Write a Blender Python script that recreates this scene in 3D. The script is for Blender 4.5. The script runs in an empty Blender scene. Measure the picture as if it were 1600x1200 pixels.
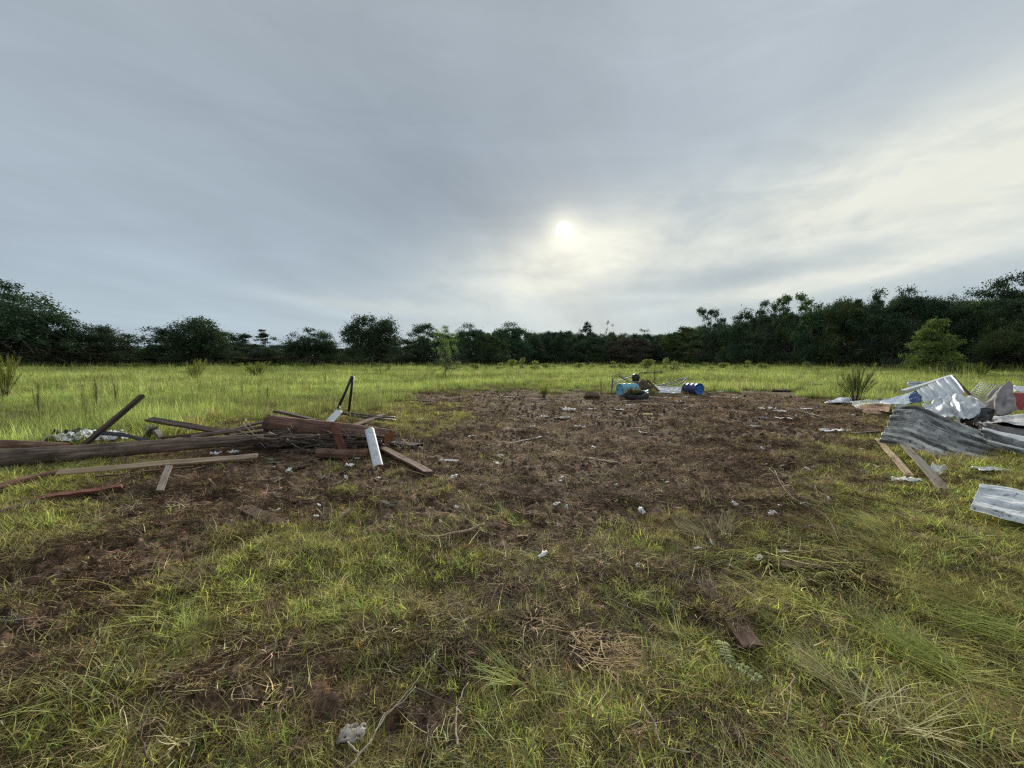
import bpy, math, random
import numpy as np
from mathutils import Vector, Matrix
R = math.radians
rng = np.random.default_rng(7); random.seed(7)
scene = bpy.context.scene
col = scene.collection

# ------------------------------------------------------------------ camera
CH = 1.6; F = 640.0; PIT = math.atan(35/640)
cam = bpy.data.objects.new('camera', bpy.data.cameras.new('camera')); col.objects.link(cam)
cam.location = (0, 0, CH); cam.rotation_euler = (R(90)-PIT, 0, 0)
cam.data.sensor_width = 36; cam.data.lens = 36*F/1600; cam.data.clip_start = .05; cam.data.clip_end = 6000
scene.camera = cam
scene.view_settings.view_transform = 'Standard'; scene.view_settings.look = 'None'
scene.view_settings.exposure = 0.0; scene.view_settings.gamma = 1; scene.view_settings.use_curve_mapping = False
scene.cycles.use_denoising = False; scene.cycles.filter_width = 1.25; scene.cycles.sample_clamp_indirect = 3; scene.cycles.sample_clamp_direct = 12
scene.cycles.max_bounces = 5; scene.cycles.diffuse_bounces = 2; scene.cycles.transmission_bounces = 3
scene.cycles.use_adaptive_sampling = True; scene.cycles.adaptive_threshold = .012
scene.cycles.transparent_max_bounces = 8

def s2l(r, g, b):
    f = lambda c: (c/255/12.92) if c/255 <= .04045 else ((c/255+.055)/1.055)**2.4
    return (f(r), f(g), f(b), 1)

# ------------------------------------------------------------------ node helper
class NT:
    def __init__(s, tree): s.t = tree; s.n = tree.nodes; s.l = tree.links
    def node(s, typ, **kw):
        n = s.n.new(typ)
        for k, v in kw.items(): setattr(n, k, v)
        return n
    def link(s, a, b): s.l.new(a, b)
    def put(s, sock, v):
        if isinstance(v, bpy.types.NodeSocket): s.l.new(v, sock)
        elif v is not None: sock.default_value = v
    def math(s, op, a, b=None, c=None, clamp=False):
        n = s.node('ShaderNodeMath', operation=op, use_clamp=clamp)
        s.put(n.inputs[0], a)
        if b is not None: s.put(n.inputs[1], b)
        if c is not None: s.put(n.inputs[2], c)
        return n.outputs[0]
    def mix(s, f, a, b, mode='MIX'):
        n = s.node('ShaderNodeMix', data_type='RGBA', blend_type=mode)
        s.put(n.inputs[0], f); s.put(n.inputs[6], a); s.put(n.inputs[7], b)
        return n.outputs[2]
    def noise(s, vec, scale, detail=4, rough=.55, dist=0):
        n = s.node('ShaderNodeTexNoise')
        if vec is not None: s.put(n.inputs['Vector'], vec)
        n.inputs['Scale'].default_value = scale; n.inputs['Detail'].default_value = detail
        n.inputs['Roughness'].default_value = rough; n.inputs['Distortion'].default_value = dist
        return n.outputs['Fac']
    def mapping(s, vec, scale=(1, 1, 1), rot=(0, 0, 0), loc=(0, 0, 0)):
        n = s.node('ShaderNodeMapping'); s.put(n.inputs['Vector'], vec)
        n.inputs['Scale'].default_value = scale; n.inputs['Rotation'].default_value = rot; n.inputs['Location'].default_value = loc
        return n.outputs[0]
    def ramp(s, f, stops):
        n = s.node('ShaderNodeValToRGB'); s.put(n.inputs[0], f)
        e = n.color_ramp.elements
        while len(e) < len(stops): e.new(.5)
        for i, (p, c) in enumerate(stops):
            e[i].position = p; e[i].color = c if len(c) == 4 else (*c, 1)
        return n.outputs[0]
    def sm(s, v, a, b):
        n = s.node('ShaderNodeMapRange', interpolation_type='SMOOTHSTEP'); s.put(n.inputs[0], v)
        n.inputs[1].default_value = a; n.inputs[2].default_value = b
        return n.outputs[0]

# ------------------------------------------------------------------ sky and sun
SAZ = math.atan(80/F); SEL = math.atan(202/F*math.cos(SAZ))
sdir = Vector((math.sin(SAZ)*math.cos(SEL), math.cos(SAZ)*math.cos(SEL), math.sin(SEL)))
world = bpy.data.worlds.new('World'); scene.world = world; world.use_nodes = True
w = NT(world.node_tree); w.n.clear()
tc = w.node('ShaderNodeTexCoord').outputs['Generated']
sep = w.node('ShaderNodeSeparateXYZ'); w.link(tc, sep.inputs[0]); dx, dy, dz = sep.outputs
az = w.math('ARCTAN2', dx, dy)
el = w.math('ARCSINE', dz)
den = w.math('ADD', w.math('MAXIMUM', dz, 0.0), .13)
cp = w.node('ShaderNodeCombineXYZ')
w.link(w.math('DIVIDE', dx, den), cp.inputs[0]); w.link(w.math('DIVIDE', dy, den), cp.inputs[1])
pl = w.mapping(cp.outputs[0], rot=(0, 0, R(14)))
n1 = w.noise(w.mapping(pl, scale=(.75, .17, 1), loc=(3.1, .4, 0)), 1.0, 6, .55, .6)
n2 = w.noise(w.mapping(pl, scale=(1.3, .75, 1), loc=(1.7, 5.2, 3)), 1.0, 6, .52, .35)
n3 = w.noise(w.mapping(pl, scale=(.28, .12, 1), loc=(7.7, 2.2, 1)), 1.0, 3, .5, .3)
def gauss(a0, e0, sa, se, k=0.0):
    da = w.math('SUBTRACT', az, a0)
    de = w.math('SUBTRACT', w.math('SUBTRACT', el, e0), w.math('MULTIPLY', da, k))
    q = w.math('ADD', w.math('POWER', w.math('ABSOLUTE', w.math('DIVIDE', da, sa)), 2.0), w.math('POWER', w.math('ABSOLUTE', w.math('DIVIDE', de, se)), 2.0))
    return w.math('EXPONENT', w.math('MULTIPLY', q, -1.0))
base = w.mix(w.sm(el, 0.0, .30), s2l(178, 195, 207), s2l(166, 181, 193))
base = w.mix(w.sm(el, .30, .75), base, s2l(170, 180, 189))
base = w.mix(w.math('MULTIPLY', w.sm(az, .0, .9), w.sm(el, .15, .5)), base, s2l(190, 200, 208))
base = w.mix(w.math('MULTIPLY', gauss(-.05, .42, .40, .16), .60), base, s2l(149, 162, 176))
base = w.mix(w.math('MULTIPLY', gauss(-.95, .50, .5, .3), .30), base, s2l(178, 188, 198))
ae = w.node('ShaderNodeCombineXYZ'); w.link(az, ae.inputs[0]); w.link(el, ae.inputs[1])
n4 = w.noise(w.mapping(ae.outputs[0], scale=(2.2, 9.5, 1), rot=(0, 0, R(-7)), loc=(4.4, 1.2, 0)), 1.0, 6, .58, .9)
n5 = w.noise(w.mapping(ae.outputs[0], scale=(8, 17, 1), rot=(0, 0, R(-12)), loc=(1.4, 6.2, 0)), 1.0, 6, .62, 1.2)
# warm thin-cloud region round the sun and to its right
warm = w.math('MAXIMUM', w.math('MULTIPLY', gauss(.18, .235, .34, .095, .18), .90), w.math('MULTIPLY', gauss(.74, .275, .55, .120, .10), 1.0))
warm = w.math('MULTIPLY', w.math('ADD', warm, w.math('MULTIPLY', gauss(.62, .150, .24, .020, .12), .9)), 1.0, clamp=True)
warm = w.math('ADD', warm, w.math('MULTIPLY', gauss(-.28, .125, .20, .018, -.05), .30))
tex = w.math('ADD', w.math('MULTIPLY', w.sm(n4, .34, .66), .60), w.math('MULTIPLY', w.sm(n5, .32, .66), .40))
tex = w.math('ADD', w.math('MULTIPLY', tex, .62), w.math('MULTIPLY', w.sm(n2, .38, .68), .40))
wf = w.math('MULTIPLY', warm, w.math('ADD', w.math('MULTIPLY', tex, 1.0), .50), clamp=True)
colr = w.mix(wf, base, s2l(237, 239, 228))
low = w.math('MULTIPLY', gauss(.15, .06, .55, .10), .60)
colr = w.mix(low, colr, s2l(196, 208, 210))
colr = w.mix(w.math('MULTIPLY', gauss(.54, .186, .17, .022, .04), .55), colr, s2l(165, 178, 188))
str_ = w.math('ADD', w.math('MULTIPLY', n1, .72), w.math('ADD', w.math('MULTIPLY', n4, .25), w.math('MULTIPLY', n3, .35)))
mod = w.math('ADD', .40, w.math('MULTIPLY', str_, .96))
colr = w.mix(1.0, colr, mod, 'MULTIPLY')
# Sun seen through the cloud
vm = w.node('ShaderNodeVectorMath', operation='DOT_PRODUCT'); w.link(tc, vm.inputs[0]); vm.inputs[1].default_value = sdir
ang = w.math('ARCCOSINE', w.math('MINIMUM', vm.outputs['Value'], 1.0))
halo = w.math('EXPONENT', w.math('MULTIPLY', w.math('POWER', w.math('DIVIDE', ang, .04), 2.0), -1.0))
halo2 = w.math('EXPONENT', w.math('MULTIPLY', w.math('DIVIDE', ang, .12), -1.0))
colr = w.mix(1.0, colr, w.mix(halo, (0, 0, 0, 1), (.38, .34, .22, 1)), 'ADD')
colr = w.mix(1.0, colr, w.mix(halo2, (0, 0, 0, 1), (.09, .08, .05, 1)), 'ADD')
disc = w.sm(ang, .0215, .0095)
colr = w.mix(disc, colr, (1.7, 1.65, 1.5, 1))
sky = w.node('ShaderNodeTexSky', sky_type='NISHITA', sun_disc=False)
sky.sun_elevation = SEL; sky.sun_rotation = SAZ; sky.altitude = 50
bg1 = w.node('ShaderNodeBackground'); w.link(sky.outputs[0], bg1.inputs[0]); bg1.inputs[1].default_value = .05
bg2 = w.node('ShaderNodeBackground'); w.link(colr, bg2.inputs[0]); bg2.inputs[1].default_value = 1.0
mx = w.node('ShaderNodeMixShader'); mx.inputs[0].default_value = .94
w.link(bg1.outputs[0], mx.inputs[1]); w.link(bg2.outputs[0], mx.inputs[2])
wo = w.node('ShaderNodeOutputWorld'); w.link(mx.outputs[0], wo.inputs[0])
world.cycles.sampling_method = 'MANUAL'; world.cycles.sample_map_resolution = 512

sl = bpy.data.lights.new('sun', 'SUN'); sl.energy = 5.0; sl.angle = R(11); sl.color = (1, .93, .80)
so = bpy.data.objects.new('sun', sl); col.objects.link(so)
so.rotation_euler = sdir.to_track_quat('Z', 'Y').to_euler(); so.location = (0, 0, 30)

# ------------------------------------------------------------------ numeric noise, projection
PERM = rng.random((256, 256))
def vnoise(x, y, seed=0):
    x = np.asarray(x, float) + seed*37.13; y = np.asarray(y, float) + seed*91.7
    xi = np.floor(x).astype(np.int64); yi = np.floor(y).astype(np.int64)
    fx = x-xi; fy = y-yi; fx = fx*fx*(3-2*fx); fy = fy*fy*(3-2*fy)
    g = lambda a, b: PERM[a & 255, b & 255]
    return (g(xi, yi)*(1-fx)+g(xi+1, yi)*fx)*(1-fy) + (g(xi, yi+1)*(1-fx)+g(xi+1, yi+1)*fx)*fy
def fbm(x, y, o=4, seed=0, gain=.5):
    s = 0; a = 1; t = 0
    for i in range(o):
        s = s + a*vnoise(x*2**i, y*2**i, seed+i); t += a; a *= gain
    return s/t
cp_, sp_ = math.cos(PIT), math.sin(PIT)
def proj(x, y, z=0):
    f = y*cp_ - (z-CH)*sp_; u = y*sp_ + (z-CH)*cp_
    f = np.where(np.abs(f) < 1e-3, 1e-3, f)
    return 800+F*x/f, 600-F*u/f, f
def ray(px, py):
    a = (px-800)/F; b = (600-py)/F
    return np.array([a, cp_+b*sp_, -sp_+b*cp_])
def Q(px, py, Y):                       # the place that appears there at distance Y
    d = ray(px, py); return Vector(d*(Y/d[1])) + Vector((0, 0, CH))
# soil (0 lush grass .. 9 bare) on the ground, rows by nearness
YR = [568, 600, 622, 650, 680, 700, 740, 780, 820, 860, 900, 950, 1000, 1060, 1120, 1180]
SM = np.array([[int(c) for c in r.split()] for r in '''
0 0 0 0 0 0 0 0 0 0 0 0 0 0 0 0 0
0 0 0 0 0 0 0 0 0 0 0 0 0 0 0 0 0
0 0 0 0 0 0 1 6 7 5 5 5 6 2 1 0 0
0 0 0 0 2 3 3 5 8 9 9 9 9 8 3 2 2
2 2 2 3 7 8 6 7 8 9 9 9 9 9 5 2 2
4 4 5 6 9 9 8 8 8 9 9 9 8 4 3 2 1
2 3 6 8 9 8 7 8 8 8 9 9 8 5 3 2 1
4 5 7 8 8 6 6 7 8 8 8 9 8 7 5 3 2
2 2 4 6 5 3 4 7 7 7 6 7 6 6 5 3 3
4 6 7 6 4 2 3 6 7 6 5 4 4 5 3 3 3
7 7 6 5 3 2 2 5 6 6 5 5 5 6 3 2 2
6 7 5 3 3 3 3 4 6 5 5 6 5 3 2 2 2
6 6 5 4 5 5 5 5 6 6 5 6 4 3 2 2 2
5 5 4 5 6 5 4 4 5 6 4 5 5 4 3 3 2
5 4 4 6 5 5 7 7 4 4 5 5 6 4 3 3 3
4 4 3 4 4 4 6 6 3 4 6 5 6 5 3 3 3'''.strip().split('\n')], float)/9
def soil(x, y):
    px, py, f = proj(x, y)
    px = np.where(f > .2, px, 0); py = np.where(f > .2, py, 1180)
    dd = np.sqrt(x*x+y*y)
    px = px + (fbm(x*1.1, y*1.1, 3, 11)-.5)*160; py = py + (fbm(x*.9, y*.9, 3, 12)-.5)*60*np.clip((py-600)/120, .28, 1)
    cx = np.clip(px/100, 0, 15.999); ix = cx.astype(int); fx = cx-ix
    ry = np.interp(py, YR, np.arange(16)); ry = np.clip(ry, 0, 14.999); iy = ry.astype(int); fy = ry-iy
    m = (SM[iy, ix]*(1-fx)+SM[iy, ix+1]*fx)*(1-fy)+(SM[iy+1, ix]*(1-fx)+SM[iy+1, ix+1]*fx)*fy
    near = np.clip((20-dd)/10, 0, 1)
    m = m + (fbm(x*2.3, y*2.3, 4, 21)-.5)*.75*near + (fbm(x*.7, y*.7, 2, 25)-.5)*.25*near
    return np.clip(m, 0, 1)
def height(x, y, fine=True):
    x = np.asarray(x, float); y = np.asarray(y, float)
    d = np.sqrt(x*x+y*y)
    h = (fbm(x/5, y/5, 3, 31)-.5)*.10*np.clip(d/6, .3, 1)*np.clip((300-d)/200, 0, 1)
    h = h + (fbm(x/22, y/22, 2, 35)-.5)*.35*np.clip((d-15)/40, 0, 1)*np.clip((300-d)/200, 0, 1)
    if fine:
        s = soil(x, y); k = np.clip((40-d)/30, 0, 1)
        h = h + (fbm(x*2.2, y*2.2, 3, 41)-.5)*.13*k
        r = 1-np.abs(fbm(x*6, y*6, 3, 47)*2-1)
        h = h + (r-.6)*.075*k*(.35+s) + (fbm(x*15, y*15, 3, 52, .6)-.5)*.075*k*(.3+s)
    return h
def H(x, y): return float(height(np.array([x]), np.array([y]), False)[0])+(.022 if x*x+y*y < 400 else 0)
def G(px, py, up=0.0):                  # place on the ground that appears there, raised by up
    z = up
    for _ in range(3):
        d = ray(px, py); t = (z-CH)/d[2]; p = d*t
        z = up + H(p[0], p[1])
    return Vector((p[0], p[1], z))

# ------------------------------------------------------------------ materials
def newmat(name):
    m = bpy.data.materials.new(name); m.use_nodes = True; t = NT(m.node_tree); t.n.clear()
    out = t.node('ShaderNodeOutputMaterial'); return m, t, out
def princ(t, out, base, rough=.8, metal=0.0, bump=None, bs=.3, bd=.01, spec=.3):
    p = t.node('ShaderNodeBsdfPrincipled'); t.put(p.inputs['Base Color'], base); t.put(p.inputs['Roughness'], rough)
    t.put(p.inputs['Metallic'], metal); p.inputs['Specular IOR Level'].default_value = spec
    if bump is not None:
        b = t.node('ShaderNodeBump'); b.inputs['Strength'].default_value = bs; b.inputs['Distance'].default_value = bd
        t.link(bump, b.inputs['Height']); t.link(b.outputs[0], p.inputs['Normal'])
    if out is not None: t.link(p.outputs[0], out.inputs[0])
    return p
def objco(t):
    oc = t.node('ShaderNodeTexCoord').outputs['Object']
    oi = t.node('ShaderNodeObjectInfo')
    v = t.node('ShaderNodeVectorMath', operation='ADD'); t.link(oc, v.inputs[0])
    c = t.node('ShaderNodeCombineXYZ'); m_ = t.math('MULTIPLY', oi.outputs['Random'], 37.0)
    for i in range(3): t.link(m_, c.inputs[i])
    t.link(c.outputs[0], v.inputs[1]); return v.outputs[0], oi.outputs['Random']
def wood(name, c1, c2, c3, dirt=.5, rough=.85):
    m, t, o = newmat(name); v, rnd = objco(t)
    g = t.noise(t.mapping(v, scale=(1.2, 28, 28)), 1.0, 6, .6, .4)
    g2 = t.noise(t.mapping(v, scale=(3.5, 90, 90)), 1.0, 3, .6)
    b = t.noise(v, 2.7, 5, .6)
    c = t.ramp(g, [(.28, c1), (.5, c2), (.72, c3)])
    c = t.mix(t.math('MULTIPLY', t.sm(b, .45, .7), dirt), c, (.035, .025, .018, 1))
    c = t.mix(.35, c, t.mix(g2, (.25, .25, .25, 1), (1.6, 1.6, 1.6, 1)), 'MULTIPLY')
    princ(t, o, c, rough, bump=t.math('ADD', g, g2), bs=.7, bd=.006); return m
M = {}
M['wood_dark'] = wood('weathered_dark_wood', (.035, .023, .017), (.10, .068, .05), (.22, .16, .12))
M['wood_brown'] = wood('brown_wood', (.055, .030, .019), (.12, .068, .045), (.19, .12, .08), .4)
M['wood_red'] = wood('red_painted_wood', (.07, .022, .014), (.15, .05, .033), (.20, .085, .06), .45)
M['wood_grey'] = wood('grey_wood', (.10, .085, .07), (.19, .165, .135), (.30, .265, .22), .3)
M['wood_pale'] = wood('fresh_pale_wood', (.26, .17, .10), (.46, .33, .21), (.62, .48, .33), .25)
M['bark_red'] = wood('red_stripped_log', (.05, .024, .016), (.18, .092, .062), (.38, .23, .165), .6)
M['bark_grey'] = wood('grey_brown_log', (.05, .034, .025), (.20, .14, .105), (.42, .32, .25), .6)
M['twig'] = wood('twig_bark', (.05, .038, .03), (.10, .08, .062), (.19, .155, .12), .2)
M['twig_pale'] = wood('pale_root', (.20, .155, .11), (.34, .28, .20), (.48, .41, .30), .2)
M['ply'] = wood('tan_plywood', (.20, .11, .07), (.33, .19, .12), (.42, .27, .18), .35)
def endgrain():
    m, t, o = newmat('cut_wood_end'); v, r = objco(t)
    n = t.noise(v, 9, 5, .6, 1.5)
    princ(t, o, t.ramp(n, [(.3, (.08, .025, .012)), (.55, (.26, .10, .04)), (.75, (.38, .18, .08))]), .9, bump=n, bs=.8); return m
M['endgrain'] = endgrain()
def sheetmat(name, cols, grime, gcol=(.03, .028, .024, 1), metal=.35, rough=.45, scratch=.5, rust=0.0):
    m, t, o = newmat(name)
    uv = t.node('ShaderNodeUVMap').outputs[0]; oi = t.node('ShaderNodeObjectInfo').outputs['Random']
    c_ = t.node('ShaderNodeCombineXYZ'); t.link(t.math('MULTIPLY', oi, 23.0), c_.inputs[0]); t.link(t.math('MULTIPLY', oi, 11.0), c_.inputs[1])
    va = t.node('ShaderNodeVectorMath', operation='ADD'); t.link(uv, va.inputs[0]); t.link(c_.outputs[0], va.inputs[1]); v = va.outputs[0]
    a = t.noise(t.mapping(v, scale=(1.3, 7, 1)), 1.0, 7, .66, .5)
    b = t.noise(t.mapping(v, scale=(3, 4, 1)), 1.0, 7, .68, .4)
    s = t.noise(t.mapping(v, scale=(9, 13, 1)), 1.0, 8, .75, 1.0)
    c = t.ramp(b, [(.3, cols[0]), (.5, cols[1]), (.7, cols[2])])
    c = t.mix(t.math('MULTIPLY', t.sm(a, .48, .58), grime), c, gcol)
    c = t.mix(t.math('MULTIPLY', t.sm(s, .54, .62), scratch), c, gcol)
    if rust: c = t.mix(t.math('MULTIPLY', t.sm(t.noise(t.mapping(v, scale=(4, 7, 1)), 1.0, 5, .7), .58, .7), rust), c, (.09, .045, .025, 1))
    rr = t.math('ADD', t.math('MULTIPLY', b, .3), rough-.1)
    princ(t, o, c, rr, metal, bump=s, bs=.35, bd=.004, spec=.5); return m
M['galv'] = sheetmat('weathered_galvanised_metal', [(.17, .165, .15), (.34, .335, .31), (.66, .65, .62)], .8, scratch=.85, rust=.85, metal=.25, rough=.55)
M['galv_pale'] = sheetmat('pale_galvanised_metal', [(.50, .54, .56), (.66, .70, .72), (.80, .82, .82)], .35, gcol=(.16, .17, .175, 1), scratch=.45, metal=.3, rough=.4)
M['white_metal'] = sheetmat('white_painted_metal', [(.55, .57, .58), (.70, .71, .70), (.80, .80, .78)], .22, gcol=(.20, .19, .17, 1), scratch=.6, metal=0, rough=.5)
M['scuffed'] = sheetmat('scuffed_white_panel', [(.60, .62, .63), (.76, .77, .77), (.86, .86, .85)], .30, gcol=(.05, .05, .05, 1), scratch=.85, metal=0, rough=.5)
M['blue_metal'] = sheetmat('pale_blue_metal', [(.36, .43, .52), (.46, .54, .63), (.58, .65, .72)], .25, gcol=(.16, .20, .28, 1), scratch=.4, metal=.1, rough=.4)
M['crumple'] = sheetmat('crumpled_foil_sheet', [(.50, .52, .53), (.72, .74, .74), (.84, .85, .84)], .35, gcol=(.08, .08, .08, 1), scratch=.5, metal=.25, rough=.4)
M['black_surface'] = sheetmat('black_plastic_and_dark_gaps', [(.012, .012, .013), (.02, .021, .022), (.05, .052, .055)], .3, scratch=.3, metal=0, rough=.4)  # also used for the shade in the dark mouth of the right pile
M['paper'] = sheetmat('dirty_white_paper', [(.66, .63, .60), (.78, .76, .73), (.86, .84, .81)], .15, gcol=(.26, .18, .13, 1), scratch=.2, metal=0, rough=.8)
M['yellow_paper'] = sheetmat('yellow_paper', [(.55, .44, .20), (.66, .56, .28), (.75, .68, .42)], .2, gcol=(.22, .15, .08, 1), scratch=.3, metal=0, rough=.8)
M['carpet'] = sheetmat('grey_carpet_padding', [(.20, .18, .165), (.33, .30, .28), (.45, .42, .39)], .4, gcol=(.12, .10, .09, 1), scratch=.4, metal=0, rough=.95)
M['red_plastic'] = sheetmat('dark_red_plastic', [(.22, .012, .03), (.30, .02, .045), (.36, .03, .06)], .1, scratch=.15, metal=0, rough=.35)
M['stone'] = sheetmat('grey_stone', [(.12, .115, .125), (.2, .195, .2), (.28, .27, .275)], .3, scratch=.3, metal=0, rough=.9)
def plastic(name, c, rough=.4, dirt=.35, metal=0):
    m, t, o = newmat(name); v, r = objco(t)
    n = t.noise(v, 5, 6, .65); n2 = t.noise(v, 30, 4, .6)
    cc = t.mix(t.math('MULTIPLY', t.sm(n, .48, .68), dirt), c, (.05, .04, .032, 1))
    cc = t.mix(t.math('MULTIPLY', t.sm(n2, .5, .8), .2), cc, (.5, .5, .5, 1))
    princ(t, o, cc, rough, metal, bump=n2, bs=.15, bd=.003, spec=.5); return m
M['drum_light'] = plastic('light_blue_plastic', (.17, .46, .60, 1))
M['drum_dark'] = plastic('dark_purple_blue_plastic', (.075, .08, .20, 1), .45, .4)
M['wrap_blue'] = plastic('dark_blue_film', (.05, .10, .26, 1), .4, .5)
M['drum_end'] = plastic('bright_blue_plastic', (.015, .13, .50, 1), .35, .15)
M['black'] = plastic('black_metal', (.012, .012, .014, 1), .45, .3)
M['tube'] = plastic('grey_tube_metal', (.24, .26, .26, 1), .6, .35, .0)
M['rubber'] = plastic('dull_rubber', (.02, .02, .02, 1), .85, .5)
M['soil_clod'] = plastic('dark_soil', (.15, .094, .060, 1), .95, .4)
M['wire'] = plastic('rusty_wire', (.15, .14, .135, 1), .5, .2, .5)
def leafmat(name, c_lo, c_hi, use_inst=True, trans=.45, rough=.6, tint=False):
    m, t, o = newmat(name)
    if tint:
        a = t.node('ShaderNodeAttribute', attribute_name='tint', attribute_type='INSTANCER').outputs['Color']
        va = t.node('ShaderNodeAttribute', attribute_name='shade', attribute_type='GEOMETRY').outputs['Fac']
        c = t.mix(1.0, a, t.mix(va, (.38, .38, .38, 1), (1.75, 1.75, 1.75, 1)), 'MULTIPLY')
    else:
        va = t.node('ShaderNodeAttribute', attribute_name='shade', attribute_type='GEOMETRY').outputs['Fac']
        oi = t.node('ShaderNodeObjectInfo').outputs['Random']
        c = t.mix(va, c_lo, c_hi)
        hs = t.node('ShaderNodeHueSaturation'); t.link(c, hs.inputs['Color'])
        t.link(t.math('ADD', .48, t.math('MULTIPLY', oi, .035)), hs.inputs['Hue'])
        t.link(t.math('ADD', .8, t.math('MULTIPLY', oi, .4)), hs.inputs['Value']); c = hs.outputs[0]
    d = t.node('ShaderNodeBsdfDiffuse'); t.link(c, d.inputs[0])
    tr = t.node('ShaderNodeBsdfTranslucent'); t.link(c, tr.inputs[0])
    gl = t.node('ShaderNodeBsdfGlossy'); gl.inputs['Roughness'].default_value = rough; gl.inputs[0].default_value = (.5, .5, .5, 1)
    m1 = t.node('ShaderNodeMixShader'); m1.inputs[0].default_value = trans; t.link(d.outputs[0], m1.inputs[1]); t.link(tr.outputs[0], m1.inputs[2])
    m2 = t.node('ShaderNodeMixShader'); m2.inputs[0].default_value = .04; t.link(m1.outputs[0], m2.inputs[1]); t.link(gl.outputs[0], m2.inputs[2])
    t.link(m2.outputs[0], o.inputs[0]); return m
M['grass'] = leafmat('grass_blades', None, None, tint=True, trans=.45)
M['oak_leaf'] = leafmat('dark_oak_foliage', (.022, .050, .028, 1), (.088, .145, .066, 1), trans=.2)
M['mid_leaf'] = leafmat('mid_green_foliage', (.035, .065, .022, 1), (.12, .175, .055, 1), trans=.25)
M['pine_leaf'] = leafmat('pine_needles', (.024, .048, .032, 1), (.080, .120, .070, 1), trans=.2)
M['lone_leaf'] = leafmat('lighter_green_foliage', (.06, .11, .025, 1), (.22, .31, .08, 1), trans=.35)
M['brown_leaf'] = leafmat('rusty_foliage', (.050, .045, .030, 1), (.13, .105, .075, 1), trans=.2)
M['young_leaf'] = leafmat('fresh_green_foliage', (.09, .15, .035, 1), (.25, .33, .10, 1), trans=.4)
M['weed_leaf'] = leafmat('yellow_green_weed', (.17, .21, .035, 1), (.36, .40, .09, 1), trans=.4)
M['shrub_leaf'] = leafmat('bright_shrub_foliage', (.16, .22, .05, 1), (.42, .50, .14, 1), trans=.45)
M['weed_dark'] = leafmat('olive_weed', (.12, .14, .035, 1), (.28, .30, .10, 1), trans=.35)
M['sprig_leaf'] = leafmat('grey_green_leaf', (.30, .36, .14, 1), (.55, .62, .30, 1), trans=.3)
M['bark'] = wood('tree_bark', (.025, .020, .016), (.05, .042, .034), (.09, .078, .065), .2)
M['bark_pale'] = wood('pale_tree_bark', (.08, .07, .06), (.15, .135, .12), (.24, .22, .19), .2)

# ------------------------------------------------------------------ object helpers
def tag(o, label=None, cat=None, group=None, kind=None):
    for k, v in (('label', label), ('category', cat), ('group', group), ('kind', kind)):
        if v: o[k] = v
    return o
def empty(name, loc, label=None, cat=None, group=None, rz=0):
    o = bpy.data.objects.new(name, None); col.objects.link(o); o.location = loc; o.rotation_euler = (0, 0, rz); o.empty_display_size = .1
    return tag(o, label, cat, group)
def mesh(name, V, Fc, m, smooth=True, shade=None, uv=None):
    """V (n,3) array, Fc list of index lists or (n,k) array"""
    me = bpy.data.meshes.new(name); V = np.asarray(V, np.float32)
    if isinstance(Fc, list) and Fc and isinstance(Fc[0], np.ndarray) and Fc[0].ndim == 2: arrs = Fc
    elif isinstance(Fc, np.ndarray): arrs = [Fc]
    else: arrs = None
    if arrs is None:
        me.from_pydata([tuple(v) for v in V], [], [tuple(f) for f in Fc])
    else:
        me.vertices.add(len(V)); me.vertices.foreach_set('co', V.ravel())
        loops = np.concatenate([a.ravel() for a in arrs]); tot = np.concatenate([np.full(len(a), a.shape[1]) for a in arrs])
        me.loops.add(len(loops)); me.loops.foreach_set('vertex_index', loops.astype(np.int32))
        me.polygons.add(len(tot)); me.polygons.foreach_set('loop_start', np.concatenate([[0], np.cumsum(tot)[:-1]]).astype(np.int32))
        me.polygons.foreach_set('loop_total', tot.astype(np.int32)); me.update(calc_edges=True)
    if shade is not None:
        a = me.attributes.new('shade', 'FLOAT', 'POINT'); a.data.foreach_set('value', np.asarray(shade, np.float32))
    if uv is not None:
        u = me.uv_layers.new(name='UVMap'); li = np.zeros(len(me.loops), np.int32); me.loops.foreach_get('vertex_index', li)
        u.data.foreach_set('uv', np.asarray(uv, np.float32)[li].ravel())
    me.materials.append(m)
    if smooth: me.polygons.foreach_set('use_smooth', np.ones(len(me.polygons), bool))
    return me
def obj(name, me, parent=None, loc=(0, 0, 0), mw=None):
    o = bpy.data.objects.new(name, me); col.objects.link(o)
    if parent: o.parent = parent
    if mw is not None: o.matrix_world = mw if not parent else mw
    else: o.location = loc
    return o
def frame(p0, p1, roll=0.0):
    x = (p1-p0).normalized(); up = Vector((0, 0, 1))
    if abs(x.z) > .95: up = Vector((0, 1, 0))
    y = up.cross(x).normalized(); z = x.cross(y)
    m = Matrix((x, y, z)).transposed().to_4x4() @ Matrix.Rotation(roll, 4, 'X'); m.translation = p0
    return m
def put(o, mw, parent=None):
    if parent: o.parent = parent; o.matrix_parent_inverse = Matrix(); o.matrix_basis = Matrix.Translation(-Vector(parent.location)) @ mw
    else: o.matrix_basis = mw
    return o
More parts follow.
